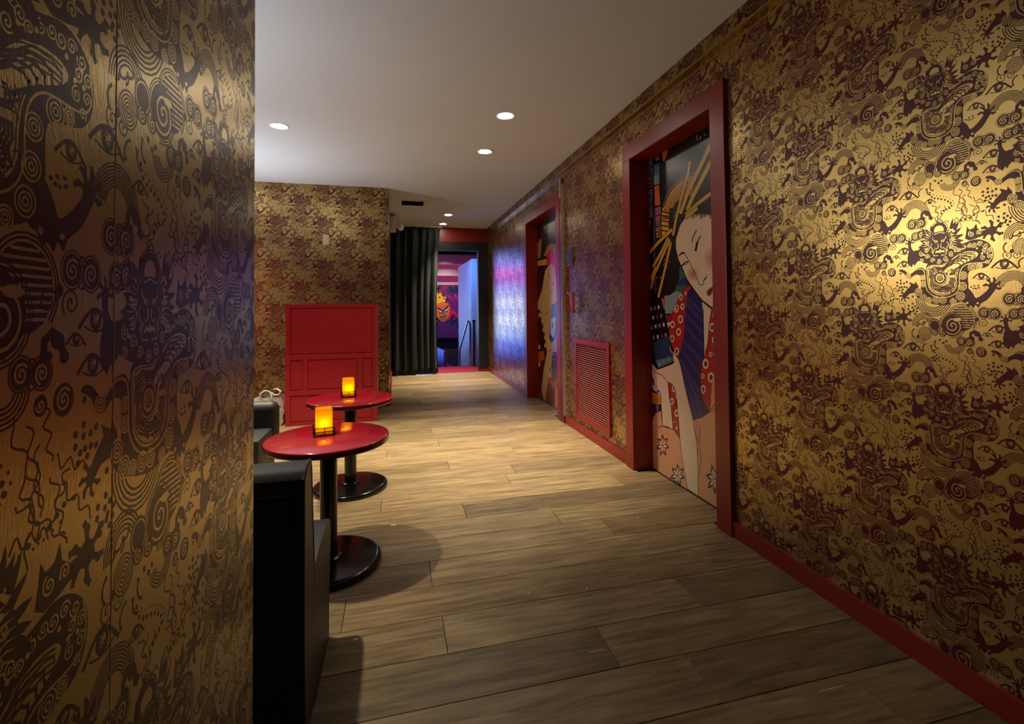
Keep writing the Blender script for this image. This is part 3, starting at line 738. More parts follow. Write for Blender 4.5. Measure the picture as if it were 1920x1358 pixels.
# flat print of the two doors: (colour, stroke width or 0 for a filled shape, outline in mm from the far jamb and the floor)
MURAL_NEAR=[
('lilac',0,[(-2,2876),(78,2866),(59,2318),(-12,2324)]),
('pink',0,[(123,2855),(182,2854),(181,2814),(122,2818)]),
('ink',15,[(3,2805),(69,2789)]),
('ink',15,[(9,2775),(34,2740),(20,2702)]),
('ink',15,[(-2,2665),(65,2655)]),
('ink',15,[(-3,2617),(71,2633)]),
('ink',15,[(3,2594),(63,2593)]),
('ink',15,[(1,2511),(54,2526)]),
('ink',15,[(6,2475),(11,2404)]),
('ink',15,[(47,2486),(48,2389)]),
('ink',15,[(7,2726),(66,2689)]),
('teal',0,[(95,2792),(187,2784),(181,2598),(89,2606)]),
('paleblue',0,[(92,2689),(183,2678),(181,2598),(89,2606)]),
('orange',0,[(96,2592),(174,2586),(191,2404),(103,2412)]),
('mauve',0,[(109,2394),(197,2389),(198,2319),(113,2321)]),
('mauve',0,[(102,2395),(203,2374),(189,2324),(113,2325)]),
('salmon',0,[(106,2312),(194,2309),(187,2264),(111,2264)]),
('lilac',0,[(111,2264),(193,2256),(185,2217),(116,2222)]),
('tan',0,[(110,2209),(191,2209),(189,2116),(120,2113)]),
('ink',10,[(135,2192),(172,2192),(170,2125)]),
('ink',10,[(127,2166),(178,2165)]),
('ink',10,[(133,2131),(165,2146)]),
('lilac',0,[(-16,2419),(64,2403),(60,2362),(-4,2368)]),
('gold',0,[(-12,2313),(20,2287),(6,2247),(-14,2265)]),
('lilac',14,[(92,2383),(78,1920)]),
('lilac',12,[(84,1783),(76,1626)]),
('orange',0,[(232,2858),(325,2858),(306,2802),(251,2772)]),
('pale',9,[(672,2775),(678,2752)]),
('pale',9,[(704,2714),(698,2650)]),
('pale',9,[(784,2659),(764,2624)]),
('pale',9,[(731,2634),(740,2620)]),
('pale',9,[(737,2839),(741,2802)]),
('pale',9,[(784,2816),(778,2789)]),
('pale',9,[(830,2812),(838,2803)]),
('pale',9,[(605,2709),(610,2701)]),
('pale',9,[(808,2698),(809,2689)]),
('pale',9,[(838,2780),(832,2747)]),
('hair',0,[(256,2744),(323,2787),(648,2792),(1011,2763),(1125,2616),(1111,2112),(224,2275)]),
('rim',30,[(218,2288),(252,2401),(338,2493),(474,2551),(601,2564),(738,2544)]),
('gold',0,[(222,2276),(266,2391),(354,2476),(484,2530),(605,2544),(728,2529),(655,2381),(580,2392),(501,2391),(425,2370),(367,2318),(348,2253)]),
('gold',0,[(225,2370),(350,2344),(333,2276),(338,2133),(212,2093),(205,2240)]),
('brown',9,[(222,2276),(348,2253)]),
('brown',9,[(232,2303),(352,2268)]),
('brown',9,[(243,2331),(357,2284)]),
('brown',9,[(254,2358),(361,2300)]),
('brown',9,[(264,2386),(366,2315)]),
('brown',9,[(283,2408),(378,2328)]),
('brown',9,[(304,2428),(392,2341)]),
('brown',9,[(325,2448),(405,2353)]),
('brown',9,[(346,2468),(419,2365)]),
('brown',9,[(373,2484),(436,2373)]),
('brown',9,[(405,2497),(454,2378)]),
('brown',9,[(436,2510),(472,2383)]),
('brown',9,[(466,2522),(491,2388)]),
('brown',9,[(496,2531),(509,2391)]),
('brown',9,[(525,2535),(528,2391)]),
('brown',9,[(554,2538),(547,2392)]),
('brown',9,[(583,2542),(565,2392)]),
('brown',9,[(611,2543),(584,2391)]),
('brown',9,[(641,2540),(602,2389)]),
('brown',9,[(670,2536),(620,2386)]),
('brown',9,[(699,2532),(638,2383)]),
('brown',9,[(728,2529),(655,2381)]),
('brown',12,[(214,2345),(343,2297)]),
('brown',12,[(213,2302),(342,2255)]),
('brown',12,[(211,2259),(341,2223)]),
('brown',12,[(210,2216),(340,2181)]),
('brown',12,[(209,2173),(338,2139)]),
('hair',0,[(345,2345),(672,2278),(670,2222),(570,2219),(473,2162),(426,2062),(445,1947),(485,1842),(450,1758),(391,1628),(310,1593),(252,1607),(169,1683),(127,1746),(117,1814),(203,1974),(342,2074),(318,2221)]),
('mauve',0,[(260,1908),(254,1901),(244,1902),(238,1911),(244,1918),(255,1917)]),
('mauve',0,[(285,1952),(279,1944),(269,1946),(264,1954),(269,1961),(280,1960)]),
('mauve',0,[(234,1858),(229,1851),(218,1852),(213,1860),(218,1868),(229,1867)]),
('mauve',0,[(189,1756),(183,1748),(172,1749),(167,1757),(172,1765),(183,1764)]),
('mauve',0,[(253,1876),(247,1869),(237,1870),(231,1878),(237,1886),(248,1885)]),
('mauve',0,[(330,1882),(324,1875),(314,1876),(309,1884),(314,1891),(325,1890)]),
('mauve',0,[(120,1753),(114,1745),(103,1746),(97,1755),(103,1762),(115,1762)]),
('mauve',0,[(432,2283),(427,2276),(417,2278),(412,2287),(417,2293),(427,2292)]),
('mauve',0,[(420,2260),(415,2253),(405,2255),(400,2264),(405,2270),(415,2268)]),
('mauve',0,[(293,1834),(288,1826),(277,1827),(272,1835),(278,1843),(288,1842)]),
('green',0,[(476,1831),(521,1796),(560,1732),(460,1717)]),
('navy',0,[(449,1720),(565,1726),(589,1670),(420,1659)]),
('green',0,[(417,1665),(579,1670),(510,1624),(396,1616)]),
('paleblue',0,[(234,1588),(322,1591),(402,1622),(510,1612),(398,1471),(230,1471)]),
('paleblue',0,[(240,1565),(435,1561),(374,1475),(349,1434),(245,1432)]),
('red',0,[(244,1416),(355,1424),(304,1352),(255,1358)]),
('pale',0,[(251,1351),(329,1360),(285,1304)]),
('orange',0,[(185,1566),(224,1565),(226,1433),(207,1433)]),
('yellow2',0,[(-2,704),(153,703),(157,620),(-12,590)]),
('pale',0,[(10,873),(63,815),(141,736),(133,699),(6,735)]),
('navy',28,[(16,837),(35,790),(21,773)]),
('navy',25,[(75,774),(122,775),(128,740),(87,720)]),
('red',10,[(24,651),(37,618)]),
('red',10,[(65,659),(78,626)]),
('red',10,[(106,666),(118,633)]),
('purple',0,[(-9,600),(154,608),(153,554),(42,507),(-6,425)]),
('lilac',0,[(60,605),(118,601),(102,543),(65,536)]),
('kred',0,[(599,1669),(626,1643),(572,1598),(553,1472),(558,1558),(538,1430),(522,1269),(485,1156),(420,1060),(386,1095),(329,1178),(293,1270),(335,1374),(374,1475),(423,1548),(387,1489),(444,1558),(510,1621)]),
('cream',0,[(444,1468),(440,1457),(431,1448),(419,1442),(405,1442),(392,1447),(384,1457),(381,1468),(385,1480),(394,1489),(406,1494),(420,1494),(433,1489),(441,1480)]),
('kred2',0,[(430,1468),(426,1459),(417,1454),(407,1454),(398,1459),(395,1468),(399,1477),(408,1483),(418,1483),(427,1477)]),
('cream',0,[(530,1491),(527,1480),(519,1471),(508,1466),(496,1466),(486,1471),(479,1480),(476,1491),(479,1503),(487,1512),(498,1517),(510,1516),(520,1511),(527,1502)]),
('kred2',0,[(518,1491),(515,1482),(507,1477),(498,1477),(491,1482),(488,1491),(491,1500),(499,1505),(508,1505),(515,1500)]),
('cream',0,[(507,1387),(503,1373),(493,1361),(479,1354),(463,1353),(449,1359),(440,1371),(437,1386),(441,1401),(451,1413),(465,1420),(481,1420),(494,1414),(504,1402)]),
('kred2',0,[(491,1387),(487,1376),(477,1368),(465,1368),(456,1375),(453,1386),(457,1398),(467,1405),(478,1406),(488,1399)]),
('cream',0,[(388,1342),(384,1328),(375,1317),(361,1310),(346,1309),(333,1315),(324,1326),(321,1339),(325,1353),(334,1365),(348,1371),(363,1371),(376,1366),(385,1355)]),
('kred2',0,[(373,1341),(369,1330),(360,1323),(348,1323),(339,1329),(336,1340),(340,1351),(350,1358),(361,1358),(370,1352)]),
('cream',0,[(478,1283),(474,1268),(464,1256),(450,1249),(435,1248),(422,1254),(412,1265),(409,1279),(413,1294),(423,1306),(437,1313),(452,1313),(466,1308),(475,1297)]),
('kred2',0,[(463,1282),(459,1270),(449,1263),(437,1262),(428,1269),(425,1280),(429,1291),(439,1299),(450,1299),(459,1293)]),
('cream',0,[(377,1221),(374,1207),(364,1196),(351,1189),(337,1188),(324,1193),(315,1203),(312,1217),(316,1231),(326,1243),(339,1250),(353,1250),(366,1245),(374,1234)]),
('kred2',0,[(363,1220),(359,1209),(350,1202),(339,1201),(330,1207),(327,1218),(331,1229),(340,1236),(351,1237),(360,1231)]),
('cream',0,[(442,1119),(439,1104),(430,1092),(416,1084),(402,1083),(389,1088),(380,1099),(377,1113),(381,1128),(391,1140),(404,1148),(418,1149),(431,1143),(440,1133)]),
('kred2',0,[(428,1117),(424,1106),(415,1098),(404,1097),(395,1103),(392,1114),(396,1126),(405,1134),(416,1135),(425,1128)]),
('cream',0,[(512,1569),(509,1558),(502,1550),(492,1545),(481,1545),(472,1550),(465,1559),(463,1570),(466,1581),(473,1589),(483,1594),(494,1593),(503,1588),(510,1579)]),
('kred2',0,[(501,1569),(498,1561),(491,1555),(483,1556),(476,1561),(474,1570),(477,1578),(484,1583),(492,1583),(499,1577)]),
('cream',0,[(567,1601),(565,1594),(561,1589),(554,1586),(547,1586),(541,1589),(537,1595),(536,1602),(538,1609),(542,1614),(548,1617),(555,1617),(561,1613),(565,1608)]),
('kred2',0,[(560,1601),(558,1596),(554,1593),(549,1593),(544,1596),(543,1602),(545,1607),(549,1610),(554,1610),(558,1607)]),
('cream',0,[(533,1495),(530,1485),(522,1477),(512,1472),(500,1472),(489,1477),(482,1485),(480,1495),(483,1505),(491,1513),(501,1518),(513,1518),(523,1513),(530,1505)]),
('kred2',0,[(521,1495),(518,1487),(511,1482),(502,1482),(495,1487),(492,1495),(495,1503),(502,1508),(511,1508),(518,1503)]),
('cream',0,[(452,1486),(449,1476),(441,1468),(431,1464),(419,1464),(409,1468),(401,1476),(399,1486),(402,1496),(410,1504),(420,1508),(432,1508),(442,1503),(449,1495)]),
('kred2',0,[(440,1486),(437,1478),(430,1473),(421,1473),(414,1478),(411,1486),(414,1494),(422,1498),(430,1498),(438,1493)]),
('cream',0,[(762,1536),(883,1481),(855,1398),(838,1255),(784,1111),(769,1251),(783,1403)]),
('blue',0,[(619,1641),(765,1543),(770,1472),(764,1530),(776,1403),(779,1252),(781,1118),(748,1037),(725,943),(734,823),(779,736),(747,812),(825,692),(742,632),(625,583),(553,764),(575,696),(515,850),(474,973),(424,1064),(491,1163),(527,1269),(538,1430),(558,1558),(553,1472),(572,1598)]),
('stripe',30,[(568,1552),(768,1451)]),
('stripe',30,[(557,1520),(772,1372)]),
('stripe',30,[(541,1436),(773,1288)]),
('stripe',30,[(530,1346),(773,1179)]),
('stripe',30,[(504,1222),(763,1051)]),
('stripe',30,[(474,1142),(737,939)]),
('stripe',30,[(443,1061),(582,936),(722,821)]),
('stripe',30,[(485,975),(601,863),(699,738)]),
('stripe',30,[(526,864),(628,718)]),
('stripe',28,[(589,742),(676,603)]),
('stripe',28,[(647,774),(742,631)]),
('cream',0,[(907,2145),(874,2194),(671,2227),(570,2219),(495,2171),(426,2056),(429,1974),(465,1882),(536,1783),(575,1713),(634,1650),(765,1546),(882,1481),(920,1543),(1025,1611),(1140,1815),(1109,2056),(1008,2143)]),
('hair',0,[(575,2228),(671,2246),(785,2240),(893,2241),(1114,2222),(1111,2112),(1111,2124),(900,2169),(874,2188),(671,2230),(590,2222)]),
('hair',8,[(642,2266),(638,2228)]),
('hair',8,[(656,2263),(655,2193)]),
('hair',8,[(670,2260),(673,2194)]),
('hair',8,[(683,2258),(679,2197)]),
('hair',8,[(697,2255),(697,2198)]),
('hair',8,[(710,2252),(714,2198)]),
('hair',8,[(723,2250),(721,2201)]),
('hair',8,[(737,2247),(738,2202)]),
('hair',8,[(750,2244),(755,2203)]),
('hair',8,[(763,2242),(761,2171)]),
('hair',8,[(776,2239),(778,2172)]),
('hair',8,[(789,2237),(784,2175)]),
('hair',8,[(802,2234),(801,2176)]),
('hair',8,[(814,2231),(817,2177)]),
('hair',8,[(827,2229),(824,2180)]),
('hair',8,[(839,2226),(840,2181)]),
('hair',8,[(852,2224),(856,2182)]),
('hair',8,[(864,2221),(862,2184)]),
('hair',8,[(876,2219),(877,2152)]),
('hair',8,[(889,2216),(893,2153)]),
('hair',8,[(901,2214),(899,2155)]),
('blush0',0,[(733,1744),(728,1725),(714,1708),(694,1696),(668,1690),(641,1692),(615,1701),(594,1715),(581,1734),(577,1755),(582,1776),(597,1793),(618,1804),(645,1809),(672,1807),(697,1798),(717,1783),(729,1765)]),
('blush1',0,[(722,1745),(717,1729),(706,1714),(688,1704),(666,1700),(643,1701),(622,1708),(604,1721),(593,1737),(589,1754),(594,1772),(606,1786),(624,1796),(646,1800),(669,1798),(691,1791),(707,1778),(718,1762)]),
('blush2',0,[(710,1746),(706,1732),(697,1721),(682,1712),(665,1709),(646,1710),(628,1716),(614,1726),(604,1739),(601,1754),(605,1768),(615,1779),(630,1787),(648,1791),(667,1789),(684,1783),(698,1773),(707,1760)]),
('blush3',0,[(698,1747),(695,1736),(688,1727),(677,1721),(663,1718),(648,1719),(634,1723),(623,1731),(616,1741),(614,1753),(617,1764),(624,1773),(636,1779),(650,1782),(665,1781),(678,1776),(689,1768),(696,1758)]),
('blush4',0,[(686,1748),(684,1740),(679,1734),(671,1729),(661,1727),(651,1728),(641,1731),(633,1737),(628,1744),(626,1752),(628,1760),(634,1766),(642,1771),(652,1773),(662,1772),(672,1768),(680,1763),(685,1756)]),
('blush5',0,[(674,1748),(673,1744),(670,1740),(665,1737),(659,1736),(653,1736),(647,1738),(642,1742),(639,1746),(638,1751),(640,1756),(643,1760),(648,1762),(654,1763),(660,1763),(666,1761),(670,1758),(673,1753)]),
('blush0',0,[(1012,1839),(1004,1807),(985,1780),(956,1761),(920,1752),(881,1755),(844,1770),(814,1795),(794,1826),(788,1861),(796,1895),(817,1923),(849,1941),(886,1948),(925,1943),(961,1927),(989,1902),(1006,1872)]),
('blush1',0,[(995,1840),(989,1813),(973,1791),(948,1775),(917,1767),(884,1770),(853,1782),(828,1803),(811,1830),(806,1860),(813,1888),(831,1911),(857,1927),(889,1933),(922,1929),(952,1915),(976,1894),(991,1868)]),
('blush2',0,[(979,1842),(974,1820),(960,1801),(940,1788),(915,1782),(888,1784),(862,1795),(842,1812),(828,1834),(824,1858),(830,1881),(844,1900),(866,1913),(892,1918),(918,1915),(943,1904),(963,1886),(975,1865)]),
('blush3',0,[(962,1844),(958,1826),(948,1812),(932,1802),(912,1797),(891,1799),(871,1807),(855,1820),(845,1837),(842,1856),(846,1874),(857,1889),(874,1899),(894,1903),(915,1900),(934,1892),(950,1878),(959,1862)]),
('blush4',0,[(946,1845),(943,1833),(935,1823),(924,1815),(909,1812),(895,1814),(881,1819),(869,1829),(862,1841),(860,1854),(863,1867),(871,1877),(882,1885),(897,1887),(912,1886),(925,1880),(936,1870),(943,1858)]),
('blush5',0,[(929,1847),(927,1840),(922,1833),(915,1829),(907,1827),(898,1828),(890,1832),(883,1837),(878,1844),(877,1852),(879,1860),(884,1866),(891,1871),(899,1872),(908,1871),(917,1868),(923,1862),(927,1855)]),
('ink',13,[(715,2095),(685,2067),(660,2038),(652,2007)]),
('ink',12,[(761,2041),(736,2013),(717,1992)]),
('ink',28,[(722,2000),(712,1975),(696,1930)]),
('ink',16,[(551,1931),(509,1937),(468,1916)]),
('ink',10,[(595,1857),(549,1856)]),
('ink',17,[(549,1852),(522,1836),(497,1820)]),
('ink',7,[(597,1855),(579,1841),(543,1836)]),
('ink',7,[(551,1925),(620,1842),(676,1766),(713,1699),(731,1669),(751,1656),(782,1663),(792,1680)]),
('ink',12,[(787,1686),(806,1705),(826,1712)]),
('ink',7,[(826,1712),(823,1738)]),
('ink',10,[(485,1836),(536,1770),(575,1713),(653,1637),(765,1540),(884,1482)]),
('lips',0,[(897,1643),(857,1629),(823,1607),(829,1581),(851,1568),(878,1583),(896,1616)]),
('ink',5,[(892,1633),(847,1584)]),
('ink',9,[(734,1555),(800,1517),(879,1475)]),
('ink',8,[(777,1475),(779,1252),(781,1118),(829,1219),(851,1374),(879,1475)]),
('kred',0,[(922,1551),(879,1475),(850,1374),(836,1225),(784,1108),(745,1025),(725,937),(741,812),(787,738),(826,698),(851,791),(866,904),(886,966),(912,1056),(928,1110),(1018,1266),(1026,1549)]),
('cream',0,[(938,1429),(936,1418),(929,1408),(918,1403),(907,1403),(897,1408),(890,1417),(888,1428),(891,1440),(898,1449),(909,1454),(920,1454),(930,1449),(936,1440)]),
('kred2',0,[(927,1429),(924,1420),(917,1414),(909,1414),(902,1419),(900,1428),(903,1437),(910,1443),(918,1443),(925,1438)]),
('cream',0,[(908,1336),(905,1322),(896,1309),(885,1302),(872,1302),(860,1308),(852,1319),(850,1334),(853,1349),(862,1361),(874,1368),(887,1369),(898,1363),(906,1351)]),
('kred2',0,[(895,1336),(892,1324),(884,1317),(874,1316),(866,1323),(863,1335),(866,1346),(875,1354),(885,1354),(892,1347)]),
('cream',0,[(936,1247),(932,1235),(924,1226),(911,1220),(898,1219),(886,1223),(877,1231),(875,1243),(878,1254),(887,1264),(899,1270),(913,1271),(925,1266),(933,1258)]),
('kred2',0,[(922,1246),(919,1237),(910,1231),(900,1230),(892,1235),(889,1244),(892,1253),(901,1259),(911,1260),(919,1255)]),
('cream',0,[(875,1134),(873,1125),(868,1118),(860,1113),(852,1112),(845,1116),(840,1122),(838,1131),(840,1140),(846,1147),(853,1152),(861,1152),(869,1149),(873,1143)]),
('kred2',0,[(867,1133),(865,1126),(859,1122),(853,1121),(848,1125),(846,1132),(849,1139),(854,1143),(860,1144),(865,1140)]),
('cream',0,[(935,1139),(933,1129),(926,1121),(917,1115),(906,1114),(897,1118),(891,1125),(889,1134),(891,1144),(898,1152),(908,1158),(918,1159),(927,1155),(933,1148)]),
('kred2',0,[(925,1138),(922,1130),(916,1125),(908,1124),(902,1128),(899,1135),(902,1143),(909,1148),(916,1149),(923,1145)]),
('cream',0,[(832,1058),(828,1040),(818,1025),(803,1016),(787,1014),(773,1020),(763,1033),(760,1050),(764,1067),(775,1082),(789,1092),(806,1093),(820,1087),(829,1074)]),
('kred2',0,[(816,1056),(812,1042),(802,1033),(790,1031),(780,1038),(776,1052),(781,1066),(791,1075),(803,1076),(813,1069)]),
('cream',0,[(780,958),(778,949),(772,942),(765,937),(756,935),(748,938),(743,944),(741,953),(744,962),(749,970),(757,974),(766,976),(773,973),(779,967)]),
('kred2',0,[(771,957),(769,950),(764,945),(757,944),(752,948),(750,954),(752,961),(758,966),(764,967),(770,964)]),
('cream',0,[(895,964),(891,947),(880,932),(865,922),(847,919),(832,925),(821,937),(818,953),(822,971),(834,986),(850,996),(867,998),(882,992),(892,980)]),
('kred2',0,[(878,962),(874,948),(863,938),(850,936),(839,943),(836,956),(840,970),(851,979),(864,981),(875,974)]),
('cream',0,[(791,860),(787,845),(779,832),(767,824),(754,821),(743,826),(735,836),(732,850),(736,865),(744,878),(756,886),(769,888),(781,884),(788,874)]),
('kred2',0,[(778,858),(774,846),(766,837),(756,836),(748,841),(746,852),(749,864),(757,873),(767,874),(775,868)]),
('cream',0,[(998,1310),(994,1298),(986,1287),(973,1281),(960,1281),(948,1285),(939,1295),(937,1307),(940,1320),(949,1331),(961,1337),(975,1337),(987,1332),(995,1323)]),
('kred2',0,[(984,1310),(981,1300),(972,1293),(962,1293),(954,1298),(951,1308),(954,1318),(963,1324),(973,1325),(981,1319)]),
('cream',0,[(999,1492),(996,1480),(988,1470),(978,1465),(966,1465),(956,1470),(949,1480),(947,1493),(949,1505),(957,1515),(968,1521),(979,1520),(990,1515),(996,1505)]),
('kred2',0,[(987,1492),(984,1483),(977,1477),(968,1477),(961,1483),(958,1493),(961,1502),(969,1508),(978,1508),(985,1502)]),
('grey',0,[(862,1215),(925,1223),(925,1200),(875,1199)]),
('peach',0,[(625,584),(742,632),(822,687),(851,791),(866,904),(886,966),(916,1051),(1089,1160),(1205,716),(1184,-25),(897,-1),(675,9),(676,158),(670,392)]),
('peach',0,[(-14,416),(18,478),(72,529),(146,559),(170,428),(347,442),(429,396),(467,228),(532,4),(294,2),(-35,-12)]),
('brown',7,[(822,687),(958,773)]),
('brown',7,[(828,699),(921,797)]),
('brown',7,[(826,695),(851,791)]),
('kred',0,[(264,842),(337,829),(383,796),(394,661),(429,396),(347,441),(336,519),(296,733)]),
('cream',0,[(377,795),(375,782),(368,770),(358,763),(347,761),(338,765),(332,775),(330,788),(332,801),(339,813),(349,820),(360,822),(369,817),(375,808)]),
('kred2',0,[(365,793),(362,782),(353,776),(345,779),(342,789),(346,801),(354,807),(362,803)]),
('cream',0,[(355,685),(352,671),(344,659),(332,651),(319,649),(308,652),(300,661),(297,674),(301,688),(309,700),(321,708),(334,710),(345,707),(353,698)]),
('kred2',0,[(341,682),(336,671),(326,664),(316,667),(312,677),(317,688),(327,695),(337,692)]),
('cream',0,[(421,599),(418,585),(410,572),(398,563),(386,560),(374,564),(367,574),(364,587),(368,602),(376,616),(387,624),(400,627),(411,623),(418,613)]),
('kred2',0,[(407,596),(402,584),(392,577),(382,580),(379,590),(383,603),(393,610),(403,607)]),
('cream',0,[(363,512),(362,509),(359,505),(355,503),(350,502),(346,502),(343,504),(342,507),(344,511),(347,514),(351,516),(355,517),(360,517),(362,515)]),
('kred2',0,[(358,511),(357,508),(353,506),(349,506),(348,508),(349,511),(353,513),(357,513)]),
('cream',0,[(404,469),(403,463),(398,456),(392,452),(385,450),(379,452),(375,456),(373,462),(375,469),(380,475),(386,479),(393,481),(399,479),(403,475)]),
('kred2',0,[(397,467),(394,462),(389,458),(383,459),(381,464),(384,469),(389,473),(395,472)]),
('cream',0,[(6,959),(79,896),(177,881),(267,839),(290,680),(299,642),(302,712),(337,444),(227,445),(170,428),(154,693),(153,710),(63,794),(10,858)]),
('cream',0,[(292,1155),(316,1136),(369,1097),(437,1051),(476,974),(515,850),(577,697),(555,764),(625,584),(672,392),(676,158),(677,7),(533,11),(467,228),(435,398),(415,573),(395,750),(387,659),(383,796),(331,828),(258,844),(177,877),(66,894),(6,966),(93,926),(360,1019),(327,1090)]),
('brown',7,[(5,944),(66,894),(177,881),(264,838),(331,828),(383,796),(388,660),(400,707),(418,573),(435,398),(467,228),(533,11)]),
('brown',7,[(369,1097),(437,1051),(476,974),(515,850),(577,697),(555,764),(625,584),(672,392),(676,158),(675,9)]),
('brown',7,[(267,839),(293,680),(302,712),(337,444)]),
('brown',7,[(141,736),(158,655),(155,631),(173,428)]),
('brown',7,[(90,397),(170,434),(254,444),(347,441),(428,393)]),
('brown',7,[(625,581),(661,471),(684,328)]),
('brown',7,[(653,591),(684,497),(690,411)]),
('brown',7,[(681,597),(712,537),(703,401),(717,325),(690,156)]),
('phone',0,[(-11,1570),(185,1566),(256,1392),(330,1184),(370,1017),(348,1001),(107,923),(80,939),(39,1006),(-12,1241)]),
('screen',0,[(19,1163),(301,1244),(355,1032),(336,1013),(120,940),(101,948)]),
('screen2',0,[(69,1002),(350,1065),(357,1029),(120,940)]),
('pale',0,[(-9,1487),(22,1490),(25,1456),(-4,1453)]),
('icon',0,[(57,1495),(87,1498),(90,1465),(61,1462)]),
('pale',0,[(122,1504),(151,1506),(154,1474),(126,1471)]),
('pale',0,[(24,1407),(54,1410),(57,1377),(28,1374)]),
('red',0,[(92,1417),(122,1420),(125,1387),(97,1384)]),
('icon',0,[(163,1426),(191,1429),(194,1397),(167,1394)]),
('icon',0,[(-7,1315),(24,1319),(27,1286),(-2,1282)]),
('pale',0,[(65,1327),(95,1331),(98,1298),(70,1294)]),
('icon',0,[(133,1337),(162,1341),(164,1309),(137,1305)]),
('pale',0,[(202,1348),(230,1352),(233,1320),(206,1316)]),
('icon',0,[(25,1223),(55,1227),(58,1194),(29,1190)]),
('pale',0,[(100,1235),(130,1240),(133,1207),(105,1203)]),
('red',0,[(169,1247),(198,1252),(200,1220),(173,1216)]),
('icon',0,[(233,1259),(261,1263),(264,1232),(237,1228)]),
('icon',0,[(119,993),(154,1000),(153,964),(124,958)]),
('icon',0,[(192,1025),(225,1032),(224,996),(196,991)]),
('icon',0,[(268,1054),(300,1060),(299,1025),(272,1020)]),
('pale',10,[(306,1139),(333,1097)]),
('ink',43,[(644,2660),(616,2566),(556,2465),(501,2366),(437,2236),(385,2100)]),
('pin',32,[(644,2660),(616,2566),(556,2465),(501,2366),(437,2236),(385,2100)]),
('ink',56,[(898,2703),(757,2562),(606,2416),(498,2267)]),
('pin',46,[(898,2703),(757,2562),(606,2416),(498,2267)]),
('ink',56,[(907,2581),(792,2476),(675,2370),(592,2273)]),
('pin',46,[(907,2581),(792,2476),(675,2370),(592,2273)]),
('ink',43,[(905,2343),(731,2298),(570,2241)]),
('pin',32,[(905,2343),(731,2298),(570,2241)]),
('ink',43,[(373,2153),(156,2074),(-2,1997)]),
('pin',32,[(373,2153),(156,2074),(-2,1997)]),
('ink',43,[(314,2091),(178,1964),(54,1860)]),
('pin',32,[(314,2091),(178,1964),(54,1860)]),
('ink',43,[(337,2075),(214,1940),(71,1784),(8,1656)]),
('pin',32,[(337,2075),(214,1940),(71,1784),(8,1656)]),
('ink',43,[(353,2047),(259,1836),(135,1577)]),
('pin',32,[(353,2047),(259,1836),(135,1577)]),
('ink',43,[(105,1849),(4,1746)]),
('pin',32,[(105,1849),(4,1746)]),
('ink',43,[(730,2266),(570,2219)]),
('pin',32,[(730,2266),(570,2219)]),
('maroon',0,[(169,268),(146,314),(169,368),(193,328)]),
('white',0,[(169,268),(159,303),(169,338),(180,309)]),
('maroon',0,[(175,267),(203,326),(255,352),(232,300)]),
('white',0,[(175,267),(199,306),(231,327),(212,294)]),
('maroon',0,[(176,262),(235,290),(275,270),(224,243)]),
('white',0,[(176,262),(217,275),(246,268),(212,255)]),
('maroon',0,[(172,256),(217,232),(217,181),(175,199)]),
('white',0,[(172,256),(199,234),(204,203),(180,220)]),
('maroon',0,[(167,255),(164,196),(121,149),(121,202)]),
('white',0,[(167,255),(159,213),(135,181),(140,216)]),
('maroon',0,[(163,258),(113,208),(59,203),(102,250)]),
('white',0,[(163,258),(126,228),(90,220),(121,246)]),
('maroon',0,[(164,264),(105,262),(81,302),(135,306)]),
('white',0,[(164,264),(126,268),(106,290),(139,288)]),
('maroon',0,[(179,264),(176,257),(169,252),(162,253),(160,258),(163,266),(170,270),(177,270)]),
('maroon',0,[(394,79),(372,123),(399,175),(421,138)]),
('white',0,[(394,79),(385,113),(398,147),(407,119)]),
('maroon',0,[(399,78),(432,136),(485,163),(459,112)]),
('white',0,[(399,78),(426,117),(460,138),(439,106)]),
('maroon',0,[(400,73),(461,102),(502,85),(449,57)]),
('white',0,[(400,73),(443,88),(472,82),(437,68)]),
('maroon',0,[(396,68),(441,46),(438,-3),(397,13)]),
('white',0,[(396,68),(422,48),(426,18),(403,33)]),
('maroon',0,[(390,66),(384,9),(338,-37),(341,13)]),
('white',0,[(390,66),(380,26),(354,-6),(361,28)]),
('maroon',0,[(387,69),(333,19),(277,12),(325,59)]),
('white',0,[(387,69),(347,39),(310,30),(343,56)]),
('maroon',0,[(388,75),(328,71),(305,109),(361,115)]),
('white',0,[(388,75),(350,78),(330,99),(364,97)]),
('maroon',0,[(403,76),(400,69),(393,64),(387,64),(385,70),(388,77),(394,81),(400,81)]),
('maroon',0,[(879,217),(836,248),(839,308),(879,283)]),
('white',0,[(879,217),(854,244),(851,281),(874,260)]),
('maroon',0,[(885,219),(891,287),(934,336),(931,277)]),
('white',0,[(885,219),(895,267),(919,302),(913,262)]),
('maroon',0,[(888,215),(938,269),(987,272),(945,223)]),
('white',0,[(888,215),(925,248),(958,255),(929,227)]),
('maroon',0,[(887,209),(942,209),(962,164),(912,160)]),
('white',0,[(887,209),(923,202),(940,177),(909,180)]),
('maroon',0,[(882,204),(902,150),(876,89),(855,135)]),
('white',0,[(882,204),(890,163),(878,123),(869,156)]),
('maroon',0,[(877,205),(845,137),(790,105),(817,168)]),
('white',0,[(877,205),(850,160),(817,135),(838,174)]),
('maroon',0,[(876,211),(815,180),(773,204),(828,235)]),
('white',0,[(876,211),(834,196),(804,206),(840,221)]),
('maroon',0,[(889,214),(887,208),(882,204),(877,205),(875,209),(877,215),(882,219),(887,219)]),
('maroon',0,[(1075,572),(1075,634),(1111,681),(1113,626)]),
('white',0,[(1075,572),(1080,616),(1100,649),(1097,612)]),
('maroon',0,[(1078,568),(1120,619),(1165,622),(1130,576)]),
('white',0,[(1078,568),(1110,599),(1140,606),(1114,580)]),
